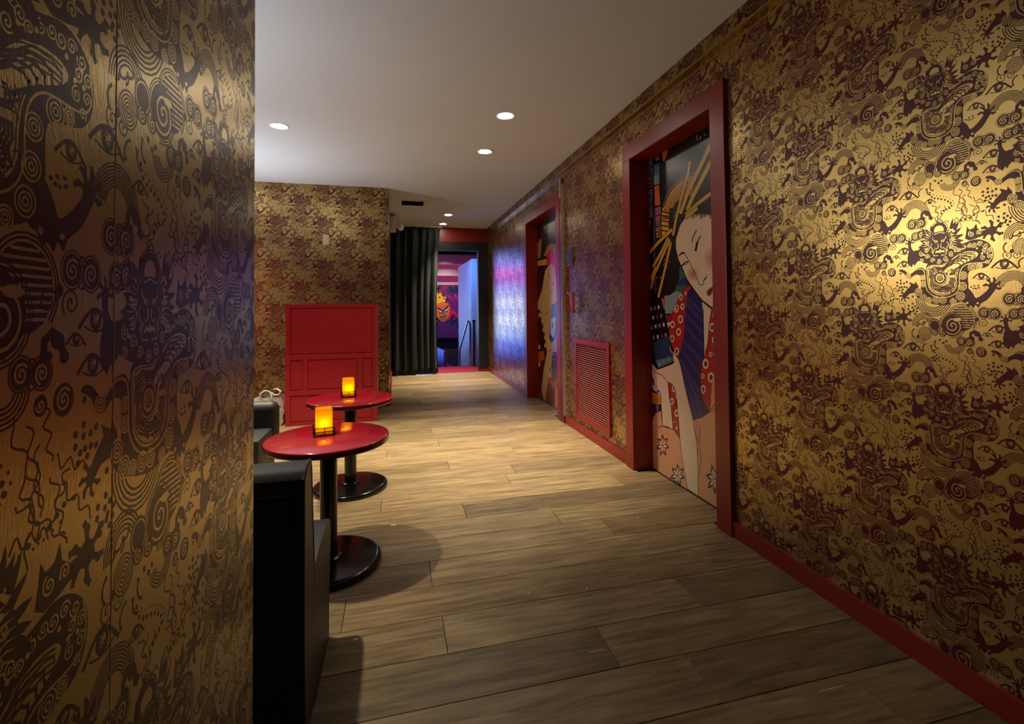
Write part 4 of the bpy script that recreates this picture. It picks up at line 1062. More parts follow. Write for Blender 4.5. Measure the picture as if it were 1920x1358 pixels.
('maroon',0,[(1077,562),(1129,563),(1150,522),(1105,517)]),
('white',0,[(1077,562),(1111,557),(1129,534),(1100,536)]),
('maroon',0,[(1073,558),(1095,509),(1077,451),(1054,493)]),
('white',0,[(1073,558),(1083,520),(1075,483),(1065,513)]),
('maroon',0,[(1068,559),(1044,495),(996,464),(1016,523)]),
('white',0,[(1068,559),(1047,517),(1018,493),(1034,529)]),
('maroon',0,[(1066,564),(1013,534),(972,556),(1021,585)]),
('white',0,[(1066,564),(1029,550),(1001,558),(1032,572)]),
('maroon',0,[(1069,570),(1027,597),(1025,653),(1064,631)]),
('white',0,[(1069,570),(1044,594),(1038,628),(1061,609)]),
('maroon',0,[(1079,566),(1077,561),(1072,557),(1068,558),(1066,563),(1068,569),(1072,572),(1077,571)]),
]
MURAL_FAR=[
('hair',0,[(-97,2936),(929,3001),(947,1464),(-150,1462)]),
('teal2',0,[(344,2921),(928,2977),(911,2488),(612,2493),(327,2418)]),
('salmon2',0,[(361,2792),(885,2774),(900,2689),(359,2742)]),
('hair',0,[(356,2666),(916,2628),(910,2465),(612,2493),(327,2418)]),
('brown',0,[(173,2914),(323,2912),(291,2613),(206,2612)]),
('tan',0,[(4,2562),(140,2615),(257,2598),(195,2318),(18,2297)]),
('gold',0,[(-76,2240),(17,2265),(485,2257),(502,2162),(36,2184)]),
('navy2',0,[(13,2173),(501,2150),(306,1839),(23,1825)]),
('tan',0,[(323,2317),(532,2443),(726,2472),(944,2414),(971,2155),(760,2366),(487,2300)]),
('hotpink',0,[(487,2318),(704,2385),(972,2178),(964,1959),(723,2167),(539,2098)]),
('maroon',0,[(-136,1859),(264,1840),(175,1729),(-101,1539)]),
('cream2',0,[(723,2167),(861,2083),(961,1878),(952,1589),(728,1437),(-105,1433),(38,1616),(241,1778),(418,2083)]),
('ink',18,[(576,2009),(632,1945)]),
('ink',18,[(513,1903),(529,1804)]),
('ink',18,[(760,1830),(817,1851)]),
('ink',18,[(708,1736),(756,1711)]),
('red',25,[(739,1735),(745,1717)]),
('maroon',0,[(-119,1554),(81,1552),(301,1093),(468,736),(227,295),(-74,-23),(-74,684)]),
('cream2',0,[(98,1495),(77,1467),(28,1455),(-20,1467),(-40,1495),(-18,1524),(31,1535),(79,1523)]),
('cream2',0,[(166,1368),(145,1340),(97,1327),(49,1338),(30,1366),(51,1395),(100,1407),(147,1396)]),
('cream2',0,[(303,1273),(283,1245),(236,1232),(190,1242),(172,1269),(192,1298),(239,1310),(285,1300)]),
('cream2',0,[(366,1137),(347,1109),(301,1096),(256,1105),(237,1132),(258,1160),(304,1173),(349,1164)]),
('cream2',0,[(429,1018),(410,989),(365,975),(320,984),(303,1010),(322,1039),(368,1052),(412,1044)]),
('cream2',0,[(447,897),(428,868),(383,854),(339,861),(321,887),(341,916),(386,930),(430,922)]),
('cream2',0,[(123,844),(102,814),(54,799),(6,806),(-14,833),(8,863),(57,879),(104,871)]),
('cream2',0,[(166,707),(145,677),(97,661),(50,668),(31,694),(52,724),(100,740),(147,733)]),
('cream2',0,[(113,561),(92,530),(44,513),(-5,519),(-24,545),(-3,576),(47,593),(94,586)]),
('ink',0,[(-102,1321),(47,1281),(231,1076),(365,973),(291,802),(105,871),(158,1016)]),
('orange2',0,[(-47,744),(291,802),(332,668),(46,581)]),
('brown',0,[(-10,375),(233,463),(180,288),(-42,169)]),
('cream2',0,[(-43,1553),(1064,1543),(1041,866),(704,791),(678,638),(521,393),(401,77),(308,-16),(151,158),(280,497),(470,790),(369,1096),(125,1424)]),
('ink',9,[(-21,1466),(356,1371),(579,1427)]),
('ink',9,[(426,786),(706,851)]),
('cobalt',0,[(709,1546),(1064,1543),(1057,1318),(893,1032),(689,948),(573,1026),(669,1348)]),
('pale',0,[(693,1323),(904,1353),(857,1120),(814,1028),(631,1089)]),
('cobalt',0,[(741,1258),(801,1247),(770,1168),(705,1178)]),
('navy2',0,[(575,1080),(833,1016),(689,948)]),
('grey2',0,[(704,791),(847,843),(924,780),(912,435),(792,392),(692,456)]),
('pale',9,[(704,785),(845,785)]),
('pale',9,[(714,720),(863,710)]),
('rust',0,[(521,386),(1026,414),(1009,-89),(331,-4)]),
('orange2',0,[(521,393),(750,360),(1027,452),(1023,339),(747,256)]),
('peach',0,[(847,272),(1023,339),(1009,-89),(797,-32)]),
('pale',0,[(558,571),(676,592),(649,411),(552,410)]),
('maroon',0,[(570,559),(634,574),(610,498),(559,491)]),
]

def door(name, y0, y1, top, fw, items, base, label, mlabel):
    root = empty(name, (WX, (y0 + y1) / 2, 0)); structure(root, label, 'door')
    lx = lambda x: x - WX
    cy = (y0 + y1) / 2; a, b = y0 - cy, y1 - cy
    X0 = 2.10
    for (s, e, nm) in ((a - fw, a, 'jamb'), (b, b + fw, 'jamb')):
        m = MB(); m.box(lx(X0), lx(2.32), s, e, 0, top, bev=0.004); m.build(nm, REDP, root)
    m = MB(); m.box(lx(X0), lx(2.32), a - fw, b + fw, top, top + fw, bev=0.004); m.build('head_frame', REDP, root)
    m = MB(); m.box(lx(2.301), lx(2.345), a, b, 0.006, top); leaf = m.build('door_leaf', mat('door_edge', (0.02, 0.015, 0.012, 1), 0.5, vary=0.1), root)
    me = mural_mesh('mural', items, y1 - y0, top, base, ((lx(2.30), b, 0), (0, -1, 0), (0, 0, 1), (-1, 0, 0)))
    o = link('mural', me, leaf); o['label'] = mlabel
    m = MB(); m.box(lx(2.285), lx(2.30), a, b, 0, 0.006); m.build('threshold', BLACKM, root)
    return root
door('door_1', 2.825, 3.985, 2.86, 0.145, MURAL_NEAR, 'hair', 'recessed door in a thick red frame, printed with a woman in a peach kimono holding a phone', 'printed picture of a pale woman with gold hairpins, blue sash and phone')
door('door_2', 6.08, 7.60, 2.88, 0.145, MURAL_FAR, 'rust', 'red framed mural door beyond the louvred grille, its picture seen at a sharp angle', 'printed figure with pink hair ornament and blue phone')

# ------------------------------------------------------------------ end wall, doorway, curtain
OX0, OX1, OZ = 0.45, 1.895, 2.84
mb = MB()
mb.box(RX, OX0 - 0.2, EY, EY + 0.15, 0, 3.04)
wall_end = structure(mb.build('wall_end', BLACKW), 'end wall with a red header over a black framed doorway', 'wall')
mb = MB(); mb.box(RX, WX, EY - 0.01, EY + 0.15, 3.04, H); mb.build('header', REDP, wall_end)
mb = MB(); mb.box(OX0 - 0.2, WX, EY, EY + 0.15, OZ, 3.04); mb.build('frame_head', BLACKW, wall_end)
mb = MB(); mb.box(OX1, WX, EY, EY + 0.15, 0, OZ); mb.build('frame_jamb', BLACKW, wall_end)
mb = MB(); mb.box(OX0 - 0.2, OX0, EY, EY + 0.15, 0, OZ); mb.build('frame_jamb', BLACKW, wall_end)

cur = empty('curtain', (0.45, EY - 0.13, 0)); tag(cur, 'floor length dark green velvet curtain drawn half across the doorway', 'curtain')
NX, NZ = 220, 26
mb = MB()
rc = random.Random(5)
for j in range(NZ + 1):
    t = j / NZ; z = 0.02 + (3.335 - 0.02) * (1 - t)
    for i in range(NX + 1):
        s = i / NX
        x = (RX + 0.03) + s * (0.945 + 0.055 * (1 - t) ** 2 + 0.07 - 0.045 * math.sin(t * 3)) - 0.45
        ph = s * 2 * PI * 6.2 + 1.1 * math.sin(s * 7.3 + 0.8 * t) + 0.5 * math.sin(s * 17 + 1)
        amp = 0.032 + 0.020 * t + 0.014 * math.sin(s * 13 + 2)
        y = amp * math.sin(ph) + 0.012 * math.sin(ph * 2.1 + 1 + t * 1.5) * t - 0.05 * max(0, (0.25 - s)) * 4 * t * 0.8
        mb.v.append((x, y - 0.02, z + 0.010 * math.sin(ph + 1) * t))
for j in range(NZ):
    for i in range(NX):
        a = j * (NX + 1) + i
        mb.f.append((a, a + 1, a + NX + 2, a + NX + 1)); mb.m.append(0)
fab = mb.build('fabric', VELVET, cur, smooth=True, angle=80)
sol = fab.modifiers.new('thickness', 'SOLIDIFY'); sol.thickness = 0.004
mb = MB(); mb.box(RX + 0.02 - 0.45, 1.03 - 0.45, -0.045, 0.005, 3.338, 3.37); mb.build('track', WHITEP, cur)
for k in range(8):
    mb = MB(); mb.lathe([(0.004, 0), (0.011, 0.004), (0.011, 0.012), (0.004, 0.016)], RX + 0.08 + k * 0.135 - 0.45, -0.02, 3.325, 10); mb.build('glider', CHROME, cur)

# ------------------------------------------------------------------ room beyond the doorway
mb = MB(); mb.box(0.2, 2.4, EY + 0.0, 12.25, -0.06, -0.001)
landing = structure(mb.build('floor_landing', CARPET), 'red carpeted landing beyond the doorway', 'floor')
mb = MB(); mb.box(OX0, OX1, EY - 0.03, EY + 0.05, -0.001, 0.012, bev=0.004); mb.build('nosing', CARPET, landing)
for k in range(4):
    mb = MB(); mb.box(0.2, 2.0, 12.25 + k * 0.3, 12.55 + k * 0.3, -1.0, -0.15 * (k + 1)); structure(mb.build('stair_step', DARKFLOOR, landing))
mb = MB(); mb.box(-3.0, 3.4, 12.25, 17.6, -1.06, -0.75)
structure(mb.build('floor_far_room', DARKFLOOR), 'dark sunken floor of the room beyond', 'floor')
mb = MB(); mb.box(-3.0, 3.4, EY + 0.15, 17.6, 3.45, 3.5)
structure(mb.build('ceiling_far_room', mat('far_ceiling', (0.05, 0.045, 0.06, 1), 0.7, vary=0.2)), 'dark ceiling of the room beyond the doorway', 'ceiling')
mb = MB(); mb.quad((-3, 17.4, -1), (3.4, 17.4, -1), (3.4, 17.4, 3.5), (-3, 17.4, 3.5)); mb.quad((-3, EY + 0.15, -1), (-3, 17.4, -1), (-3, 17.4, 3.5), (-3, EY + 0.15, 3.5)); mb.quad((3.4, EY, -1), (3.4, 17.4, -1), (3.4, 17.4, 3.5), (3.4, EY, 3.5))
wall_far = structure(mb.build('wall_far_room', mat('far_wall', (0.05, 0.02, 0.06, 1), 0.6, vary=0.2)), 'dark purple walls of the room beyond', 'wall')
for k, (z0, z1, y0) in enumerate(((2.30, 2.62, 17.1), (2.62, 2.98, 16.6), (2.98, 3.30, 16.1))):
    mb = MB(); mb.box(0.9, 3.4, y0, 17.4, z0, z1); mb.build('stepped_soffit', FARBAND, wall_far)
mb = MB(); mb.box(1.95, 3.4, 12.45, 15.2, -0.75, 2.79); wr = structure(mb.build('wall_column', FARWHITE), 'white block wall beyond the doorway washed in blue light', 'wall')
for k in range(26):
    mb = MB(); mb.box(1.930, 1.955, 12.47 + k * 0.1, 12.53 + k * 0.1, -0.7, 2.70); mb.build('rib', FARWHITE, wr)
# graffiti style mural on the far wall
items = [('vio', 0, [(0, 0), (1700, 0), (1700, 2000), (0, 2000)])]
rm = random.Random(21)
for k in range(46):
    x, y = rm.uniform(-100, 1700), rm.uniform(0, 2000); w = rm.uniform(150, 520)
    c = rm.choice(['mag', 'cyan', 'navy', 'mag', 'vio', 'red', 'ink', 'purple'])
    items.append((c, rm.uniform(40, 130), [(x + w * t, y + 120 * math.sin(t * 4 + k) + 60 * t) for t in [q / 6 for q in range(7)]]))
items += [('maskyel', 0, [(60, 1180), (120, 1500), (200, 1690), (280, 1560), (360, 1640), (430, 1480), (560, 1470), (520, 1300), (420, 1180), (250, 1130)]),
          ('maskor', 0, [(170, 1180), (420, 1300), (640, 1240), (700, 1050), (640, 760), (520, 600), (360, 610), (230, 760), (170, 960)]),
          ('tan', 0, [(330, 1150), (600, 1160), (650, 1000), (600, 760), (480, 640), (330, 700), (290, 920)]),
          ('ink', 42, [(240, 1090), (360, 1020), (440, 960)]), ('ink', 42, [(650, 1180), (560, 1090), (460, 980)]), ('white', 0, [(320, 1000), (400, 960), (380, 930), (310, 950)]), ('white', 0, [(500, 990), (600, 1040), (600, 1000), (510, 950)]),
          ('ink', 30, [(300, 920), (390, 900)]), ('ink', 30, [(510, 930), (610, 970)]), ('ink', 28, [(450, 960), (430, 860), (490, 840)]), ('ink', 34, [(330, 770), (430, 740), (560, 790)]), ('ink', 22, [(350, 680), (450, 650), (540, 690)]),
          ('maskyel', 0, [(40, 600), (150, 700), (110, 560), (240, 620), (150, 420), (60, 470)]), ('ink', 36, [(140, 1600), (190, 1540)]), ('ink', 40, [(300, 1480), (340, 1430)]), ('ink', 44, [(480, 1440), (500, 1390)]), ('navy', 60, [(760, 1500), (900, 1650), (1040, 1520)])]
me = mural_mesh('painted_face', items, 1.7, 1.9, 'vio', ((1.20, 17.09, 0.42), (1, 0, 0), (0, 0, 1), (0, -1, 0)))
tag(link('wall_mural', me), 'vivid painted mural of a scowling yellow and orange mask seen through the doorway', 'mural')

# led wall hidden behind the curtain, it shines on the papered wall
def led_material():
    m = bpy.data.materials.new('led_screen'); m.use_nodes = True
    nt = m.node_tree; N = nt.nodes.new
    tc = N('ShaderNodeTexCoord'); sp = N('ShaderNodeSeparateXYZ'); nt.links.new(tc.outputs['Generated'], sp.inputs[0])
    cr = N('ShaderNodeValToRGB'); cr.color_ramp.interpolation = 'EASE'
    pts = [(0.0, (0.01, 0.03, 0.30)), (0.16, (0.06, 0.14, 0.90)), (0.26, (0.30, 0.45, 1.0)), (0.40, (0.58, 0.70, 1.0)), (0.47, (0.20, 0.32, 1.0)), (0.56, (0.60, 0.70, 1.0)), (0.66, (0.22, 0.32, 1.0)), (0.77, (0.18, 0.10, 0.7)), (0.83, (0.75, 0.03, 0.40)), (0.90, (0.16, 0.26, 1.0))]
    e = cr.color_ramp.elements
    e[0].position = pts[0][0]; e[0].color = pts[0][1] + (1,)
    e[1].position = pts[-1][0]; e[1].color = pts[-1][1] + (1,)
    for q, c in pts[1:-1]: e.new(q).color = c + (1,)
    nt.links.new(sp.outputs['Z'], cr.inputs[0])
    em = N('ShaderNodeEmission'); em.inputs[1].default_value = SCREEN_E
    nt.links.new(cr.outputs[0], em.inputs[0]); nt.links.new(em.outputs[0], nt.nodes['Material Output'].inputs[0])
    return m
led = empty('led_screen', (0.35, 16.0, 0)); tag(led, 'tall blue and white led screen glowing in the room beyond the curtain', 'screen')
mb = MB(); mb.box(-0.95, 0.75, 0.0, 0.08, -0.4, 3.3); mb.build('casing', BLACKM, led)
mb = MB(); mb.quad((-0.90, -0.002, -0.3), (0.70, -0.002, -0.3), (0.70, -0.002, 3.25), (-0.90, -0.002, 3.25)); mb.build('display', led_material(), led)

# handrail
hr = empty('handrail', (1.86, 12.3, 0)); tag(hr, 'chrome handrail descending the stairs beyond the doorway', 'handrail')
mb = MB(); mb.tube([(0.02, 0, -0.14), (0.02, 0, 1.08), (0.005, 0.01, 1.14), (-0.03, 0.05, 1.15)], 0.026, 10); mb.build('post', CHROME, hr, smooth=True)
mb = MB(); mb.tube([(-0.03, 0.05, 1.15), (-0.06, 0.4, 0.86), (-0.11, 1.0, 0.36)], 0.026, 10); mb.build('rail', CHROME, hr, smooth=True)
mb = MB(); mb.tube([(-0.11, 1.0, 0.37), (-0.115, 1.03, 0.30), (-0.115, 1.03, -0.61)], 0.024, 10); mb.build('post', CHROME, hr, smooth=True)
hr2 = empty('rail_post', (1.955, 12.15, 0)); tag(hr2, 'dark blue rail post with a rounded cap by the doorway jamb', 'post')
mb = MB(); mb.lathe([(0.035, 0), (0.035, 1.12), (0.03, 1.14)], 0, 0, 0, 16); mb.build('shaft', mat('post_blue', (0.03, 0.05, 0.12, 1), 0.25, 0.6, vary=0.1), hr2, smooth=True)
mb = MB(); mb.lathe([(0.045, 1.13), (0.045, 1.17), (0.02, 1.19), (0.0, 1.19)], 0, 0, 0, 16); mb.build('cap', BLACKM, hr2, smooth=True)

# row of chairs below the stairs
def lounge_chair():
    r = empty('dining_chair')
    m = MB(); m.box(-0.23, 0.23, -0.22, 0.22, 0.40, 0.50, bev=0.03); m.build('seat', MAGSEAT, r, smooth=True)
    m = MB(); m.box(-0.23, 0.23, 0.18, 0.26, 0.50, 1.05, bev=0.03); m.build('backrest', MAGSEAT, r, smooth=True)
    for sx in (-0.19, 0.19):
        for sy in (-0.18, 0.2): m = MB(); m.box(sx - 0.015, sx + 0.015, sy - 0.015, sy + 0.015, 0, 0.41); m.build('leg', CHROME, r)
    return r
ch = lounge_chair()
for k in range(5):
    c = ch if k == 0 else copy_tree(ch)
    c.location = (1.36 + 0.045 * k, 15.75 - 0.52 * k, -0.75); c.rotation_euler = (0, 0, PI / 2 + 0.12)
    tag(c, 'magenta lit chair in the row below the painted mask mural', 'chair', 'chairs in the room beyond')

# lamps of that room
lp = empty('wash_light', (1.2, EY + 0.34, 3.1)); tag(lp, 'blue led wash light above the doorway on the far side', 'lamp')
mb = MB(); mb.box(-0.5, 0.5, -0.05, 0.05, 0.0, 0.08); mb.build('housing', BLACKM, lp)
for k in range(2):
    spot('blue_beam', (0.9 + k * 0.6, EY + 0.34, 3.08), (2.1, 12.8, 1.6), BLUE_W, 100, (0.10, 0.30, 1.0), lp)
lp = empty('wash_light', (2.2, 15.4, 2.2)); tag(lp, 'magenta led wash light turned up to the stepped soffit', 'lamp')
mb = MB(); mb.box(-0.1, 0.1, -0.06, 0.06, -0.08, 0.0); mb.build('housing', BLACKM, lp)
lp.location = (1.75, 15.6, -0.5)
spot('magenta_beam', (1.7, 15.4, -0.35), (1.9, 16.8, 3.0), MAGENTA_W, 62, (1.0, 0.05, 0.30), lp)
spot('white_beam', (1.5, 14.9, 3.3), (1.75, 17.1, 1.4), 190, 60, (1.0, 0.88, 0.75), lp)

# ------------------------------------------------------------------ downlights
def downlight(loc, label, group, watts=SPOT_W, size=66, target=None, col=(1.0, 0.87, 0.64)):
    r = empty('downlight', loc); tag(r, label, 'ceiling light', group)
    m = MB(); m.lathe([(0.066, 0.0), (0.070, -0.004), (0.088, -0.007), (0.092, -0.003), (0.092, 0.002)], 0, 0, 0, 32); m.build('trim_ring', WHITEP, r, smooth=True)
    m = MB(); m.lathe([(0.0, -0.0035), (0.064, -0.0035), (0.068, 0.0)], 0, 0, 0, 32); m.build('lens', LENS, r)
    spot('beam', (loc[0], loc[1], loc[2] - 0.02), target or (loc[0], loc[1], 0), watts, size, col, r, 0.05)
    return r
downlight((-1.145, 5.245, H), 'recessed downlight above the lounge beside the red tables', 'recessed downlights')
for y in (4.48, 5.575): downlight((1.045, y, H), 'recessed downlight of the pair over the corridor between the mural doors', 'recessed downlights')
for y in (9.57, 10.627): downlight((1.033, y, H), 'recessed downlight of the small pair in front of the curtain', 'recessed downlights')
downlight((-1.145, 2.95, H), 'recessed downlight over the black bench, hidden by the partition', 'recessed downlights', SPOT_W * 0.56, 72)
downlight((-2.35, 6.65, H), 'recessed downlight in the lounge corner close to the papered back wall', 'recessed downlights', SPOT_W * 0.8, 110)
ws = empty('added_spotlight', (-3.58, 5.2, 2.4)); tag(ws, 'unseen spotlight added on the lounge wall to brighten the long papered wall', 'lamp')  # added out of view, placed to make the glow on the long wall
m = MB(); m.lathe([(0.05, 0.0), (0.05, 0.02), (0.015, 0.025), (0.015, 0.06)], n=20); o = m.build('mount', BLACKM, ws); o.rotation_euler = (0, PI / 2, 0)
m = MB(); m.lathe([(0.03, -0.06), (0.05, -0.04), (0.055, 0.08), (0.05, 0.08), (0.045, 0.06)], n=24); o = m.build('lamp_head', BLACKM, ws, (0.10, -0.02, 0)); o.rotation_euler = (Vector((2.13, 1.45, 1.72)) - Vector((-3.48, 5.18, 2.4))).to_track_quat('Z', 'Y').to_euler()
spot('beam', (-3.40, 5.12, 2.38), (2.13, 1.42, 1.70), AIMED_W, 36, (1.0, 0.87, 0.64), ws, 0.22)
for y, lab in ((3.2, 'unseen uplighter added beside the black bench to brighten the ceiling'), (6.3, 'unseen uplighter added near the lounge back wall to brighten the ceiling')):
    fl_ = empty('added_uplighter', (-2.25, y, 0)); tag(fl_, lab, 'lamp', 'added uplighters in the lounge')  # uplighters added behind the partition to lift the ceiling brightness
    m = MB(); m.lathe([(0.14, 0.0), (0.14, 0.015), (0.012, 0.03), (0.012, 1.70)], n=24); m.build('stand', BLACKM, fl_)
    m = MB(); m.lathe([(0.02, 1.68), (0.13, 1.78), (0.125, 1.78), (0.02, 1.69)], n=32); m.build('bowl', BLACKM, fl_)
    spot('uplight', (-2.25, y, 1.80), (-1.9, y, 3.37), UPLIGHT_W, 150, (0.95, 0.96, 1.0), fl_, 0.08)
nz = empty('neon_tube', (-2.9, 4.6, 1.45)); tag(nz, 'pink neon tube on a stand in the lounge behind the partition', 'lamp')
mb = MB(); mb.tube([(0, 0, -0.45), (0, 0, 0.45)], 0.02, 12); mb.build('glow_tube', NEON, nz)
mb = MB(); mb.lathe([(0.14, -1.45), (0.14, -1.43), (0.012, -1.42), (0.012, -0.45)], 0, 0, 0, 20); mb.build('stand', BLACKM, nz)
spot('neon_glow', (-2.85, 4.6, 1.5), (2.13, 5.1, 1.4), NEON_W, 52, (1.0, 0.02, 0.22), nz, 0.12)

# ------------------------------------------------------------------ furniture
def pedestal_table(x, y, label):
    r = empty('pedestal_table', (x, y, 0)); tag(r, label, 'table', 'round red pedestal tables')
    R = 0.345
    m = MB(); m.lathe([(0.0, 0.75), (R - 0.008, 0.75), (R - 0.002, 0.7475), (R, 0.7445), (R, 0.742)], n=96); tt_ = m.build('tabletop', TABLE_RED, r, smooth=True)
    m = MB(); m.lathe([(R, 0.742), (R, 0.718), (R - 0.006, 0.711), (0.0, 0.711)], n=96); m.build('edge_band', TABLE_EDGE, tt_, smooth=True)
    m = MB(); m.lathe([(0.12, 0.711), (0.12, 0.700), (0.06, 0.694), (0.0, 0.694)], n=48); m.build('mounting_plate', BLACKM, r, smooth=True)
    m = MB(); m.lathe([(0.048, 0.03), (0.048, 0.70)], n=40); m.build('column', BLACKM, r, smooth=True)
    m = MB(); m.lathe([(0.295, 0.0), (0.30, 0.006), (0.30, 0.026), (0.292, 0.036), (0.27, 0.041), (0.0, 0.044)], n=80); bp_ = m.build('base_plate', BLACKM, r, smooth=True)
    m = MB(); m.lathe([(0.072, 0.042), (0.072, 0.050), (0.064, 0.056), (0.048, 0.058)], n=40); m.build('collar', BLACKM, bp_, smooth=True)
    return r
pedestal_table(-0.385, 3.015, 'round red topped pedestal table nearer the black bench')
pedestal_table(-0.370, 4.245, 'round red topped pedestal table nearer the red host stand')

def candle_holder(x, y, rot, label):
    r = empty('candle_holder', (x, y, 0.75)); r.rotation_euler = (0, 0, rot); tag(r, label, 'candle', 'amber candle holders')
    a = 0.042
    for k in range(4):
        m = MB(); m.box(-a, a, -a - 0.003, -a + 0.001, 0.012, 0.155); o = m.build('glass_pane', AMBER, r); o.rotation_euler = (0, 0, k * PI / 2)
    m = MB(); m.box(-a, a, -a, a, 0.008, 0.014); m.build('glass_floor', AMBER, r)
    m = MB(); m.lathe([(0.022, 0.014), (0.022, 0.050), (0.0, 0.048)], n=20); cdl = m.build('candle', WAX, r, smooth=True)
    m = MB(); m.lathe([(0.0, 0.050), (0.009, 0.055), (0.0115, 0.063), (0.007, 0.074), (0.0, 0.080)], n=14); m.build('flame', FLAME, cdl, smooth=True)
    w = 0.056
    m = MB(); m.box(-0.062, 0.062, -0.062, 0.062, 0.0, 0.007, bev=0.002); m.build('tray', DARKMETAL, r)
    for z in (0.024, 0.046):
        m = MB(); m.tube([(-w, -w, z), (w, -w, z)], 0.0026, 6); m.tube([(w, -w, z), (w, w, z)], 0.0026, 6); m.tube([(w, w, z), (-w, w, z)], 0.0026, 6); m.tube([(-w, w, z), (-w, -w, z)], 0.0026, 6); m.build('wire_hoop', DARKMETAL, r)
    for k in range(12):
        t = (k % 3 - 1) * w
        px, py = ((t, -w), (w, t), (t, w), (-w, t))[k // 3]
        m = MB(); m.tube([(px, py, 0.005), (px * 1.02, py * 1.02, 0.050)], 0.0024, 6); m.build('wire_post', DARKMETAL, r)
    l = bpy.data.lights.new('candle_light', 'POINT'); l.energy = 0.28; l.color = (1.0, 0.72, 0.22); l.shadow_soft_size = 0.012
    o = bpy.data.objects.new('candle_light', l); COL.objects.link(o); o.parent = r; o.location = (0, 0, 0.07)
    return r
candle_holder(-0.420, 3.075, 0.22, 'amber glass candle holder burning on the table by the black bench')
candle_holder(-0.395, 4.335, 0.18, 'amber glass candle holder burning on the table by the host stand')

# bench seen from behind, its right end towards the corridor
bx1, bx0 = -0.300, -1.75
bn = empty('bench', (-1.0, 2.05, 0)); tag(bn, 'black vinyl bench with a high upholstered back, turned to the red table', 'bench')
def lb(pr): return [(y - 2.05, z) for y, z in pr]
m = MB(); m.prism_x(lb([(1.75, 0.03), (1.75, 0.925), (1.765, 0.945), (1.79, 0.955), (1.87, 0.955), (1.885, 0.935), (1.893, 0.88), (1.915, 0.72), (1.945, 0.53), (1.955, 0.30), (1.955, 0.03)]), bx0 + 1.0, bx1 + 1.0)
bk_ = m.build('backrest', LEATHER, bn, smooth=True, angle=35)
m = MB(); m.prism_x(lb([(1.955, 0.26), (1.955, 0.525), (2.05, 0.545), (2.28, 0.545), (2.36, 0.535), (2.405, 0.505), (2.418, 0.455), (2.41, 0.38), (2.385, 0.27), (2.38, 0.26)]), bx0 + 1.0, bx1 + 1.0)
m.build('seat', LEATHER, bn, smooth=True, angle=35)
m = MB(); m.prism_x(lb([(1.955, 0.0), (1.955, 0.26), (2.375, 0.26), (2.36, 0.0)]), bx0 + 1.0, bx1 + 1.0); m.build('base', LEATHER2, bn)
m = MB(); m.box(bx0 + 1.06, bx1 + 0.955, 1.742 - 2.05, 1.752 - 2.05, 0.10, 0.865, bev=0.003); m.build('rear_panel', LEATHER2, bk_)
m = MB()
for pts in ([(bx0 + 1.05, 0.875), (bx1 + 0.962, 0.875)], [(bx1 + 0.962, 0.875), (bx1 + 0.962, 0.09)], [(bx0 + 1.05, 0.09), (bx1 + 0.962, 0.09)]): m.tube([(x, 1.744 - 2.05, z) for x, z in pts], 0.006, 8)
m.build('piping', LEATHER, bk_)
m = MB(); m.tube([(bx1 + 1.0 - 0.004, y - 2.05, z) for y, z in [(1.752, 0.04), (1.752, 0.925), (1.79, 0.952), (1.87, 0.952), (1.885, 0.92), (1.915, 0.72), (1.95, 0.53)]], 0.007, 8); m.build('end_piping', LEATHER, bk_, smooth=True)
m = MB(); m.box(bx0 + 1.0, bx1 + 1.0, 1.76 - 2.05, 1.95 - 2.05, 0.0, 0.03); m.build('plinth', BLACKM, bn)

# second, lower bench facing the tables from the other side
st = empty('low_bench', (-1.715, 4.75, 0)); tag(st, 'low black vinyl bench with a rounded back beside the canvas tote', 'bench')
bm = bmesh.new(); bmesh.ops.create_cube(bm, size=1)
for v in bm.verts: v.co = Vector((v.co.x * 1.26, 0.25 + v.co.y * 0.17, 0.35 + v.co.z * 0.56))
bmesh.ops.bevel(bm, geom=list(bm.edges), offset=0.075, segments=5, profile=0.5, affect='EDGES')
m = MB(); m.add_bm(bm); m.build('backrest', LEATHER, st, smooth=True, angle=60)
m = MB(); m.box(-0.63, 0.60, -0.32, 0.17, 0.14, 0.40, bev=0.05); m.build('seat', LEATHER, st, smooth=True, angle=60)
m = MB(); m.box(-0.60, 0.58, -0.28, 0.30, 0.0, 0.15); m.build('base', LEATHER2, st)

# red panelled host stand
cx0, cx1, cyf, ct = -1.372, -0.242, 6.66, 1.565
hs = empty('host_stand', ((cx0 + cx1) / 2, cyf + 0.28, 0)); tag(hs, 'tall red panelled host stand against the papered wall', 'cabinet')
ox, oy = (cx0 + cx1) / 2, cyf + 0.28
kx = (cx1 - cx0) / 865.0; kz = ct / 1155.0
X = lambda p: cx0 + (p - 80) * kx - ox
Z = lambda p: ct - (p - 160) * kz
m = MB(); m.box(cx0 - ox, cx1 - ox, 0.022 - 0.28, 0.30, 0, ct - 0.012); m.build('body', REDC, hs)
def bar(nm, xa, xb, za, zb, d=0.0):
    m = MB(); m.box(X(xa), X(xb), -0.28 + d, -0.28 + 0.024, Z(zb), Z(za), bev=0.003); m.build(nm, REDC, hs)
bar('stile', 80, 120, 160, 1315); bar('stile', 905, 945, 160, 1315)
bar('rail', 120, 905, 160, 194); bar('rail', 120, 905, 643, 690); bar('rail', 120, 905, 983, 1028); bar('rail', 120, 905, 1284, 1315)
bar('mullion', 240, 284, 690, 983); bar('mullion', 755, 798, 690, 983)
for (xa, xb, za, zb) in ((130, 895, 204, 633), (130, 230, 700, 973), (294, 745, 700, 973), (808, 895, 700, 973), (130, 895, 1038, 1274)): bar('panel', xa, xb, za, zb, 0.014)
m = MB(); m.box(cx0 - ox - 0.006, cx1 - ox + 0.006, -0.286, 0.30, ct - 0.012, ct, bev=0.003); m.build('top_cap', REDC, hs)

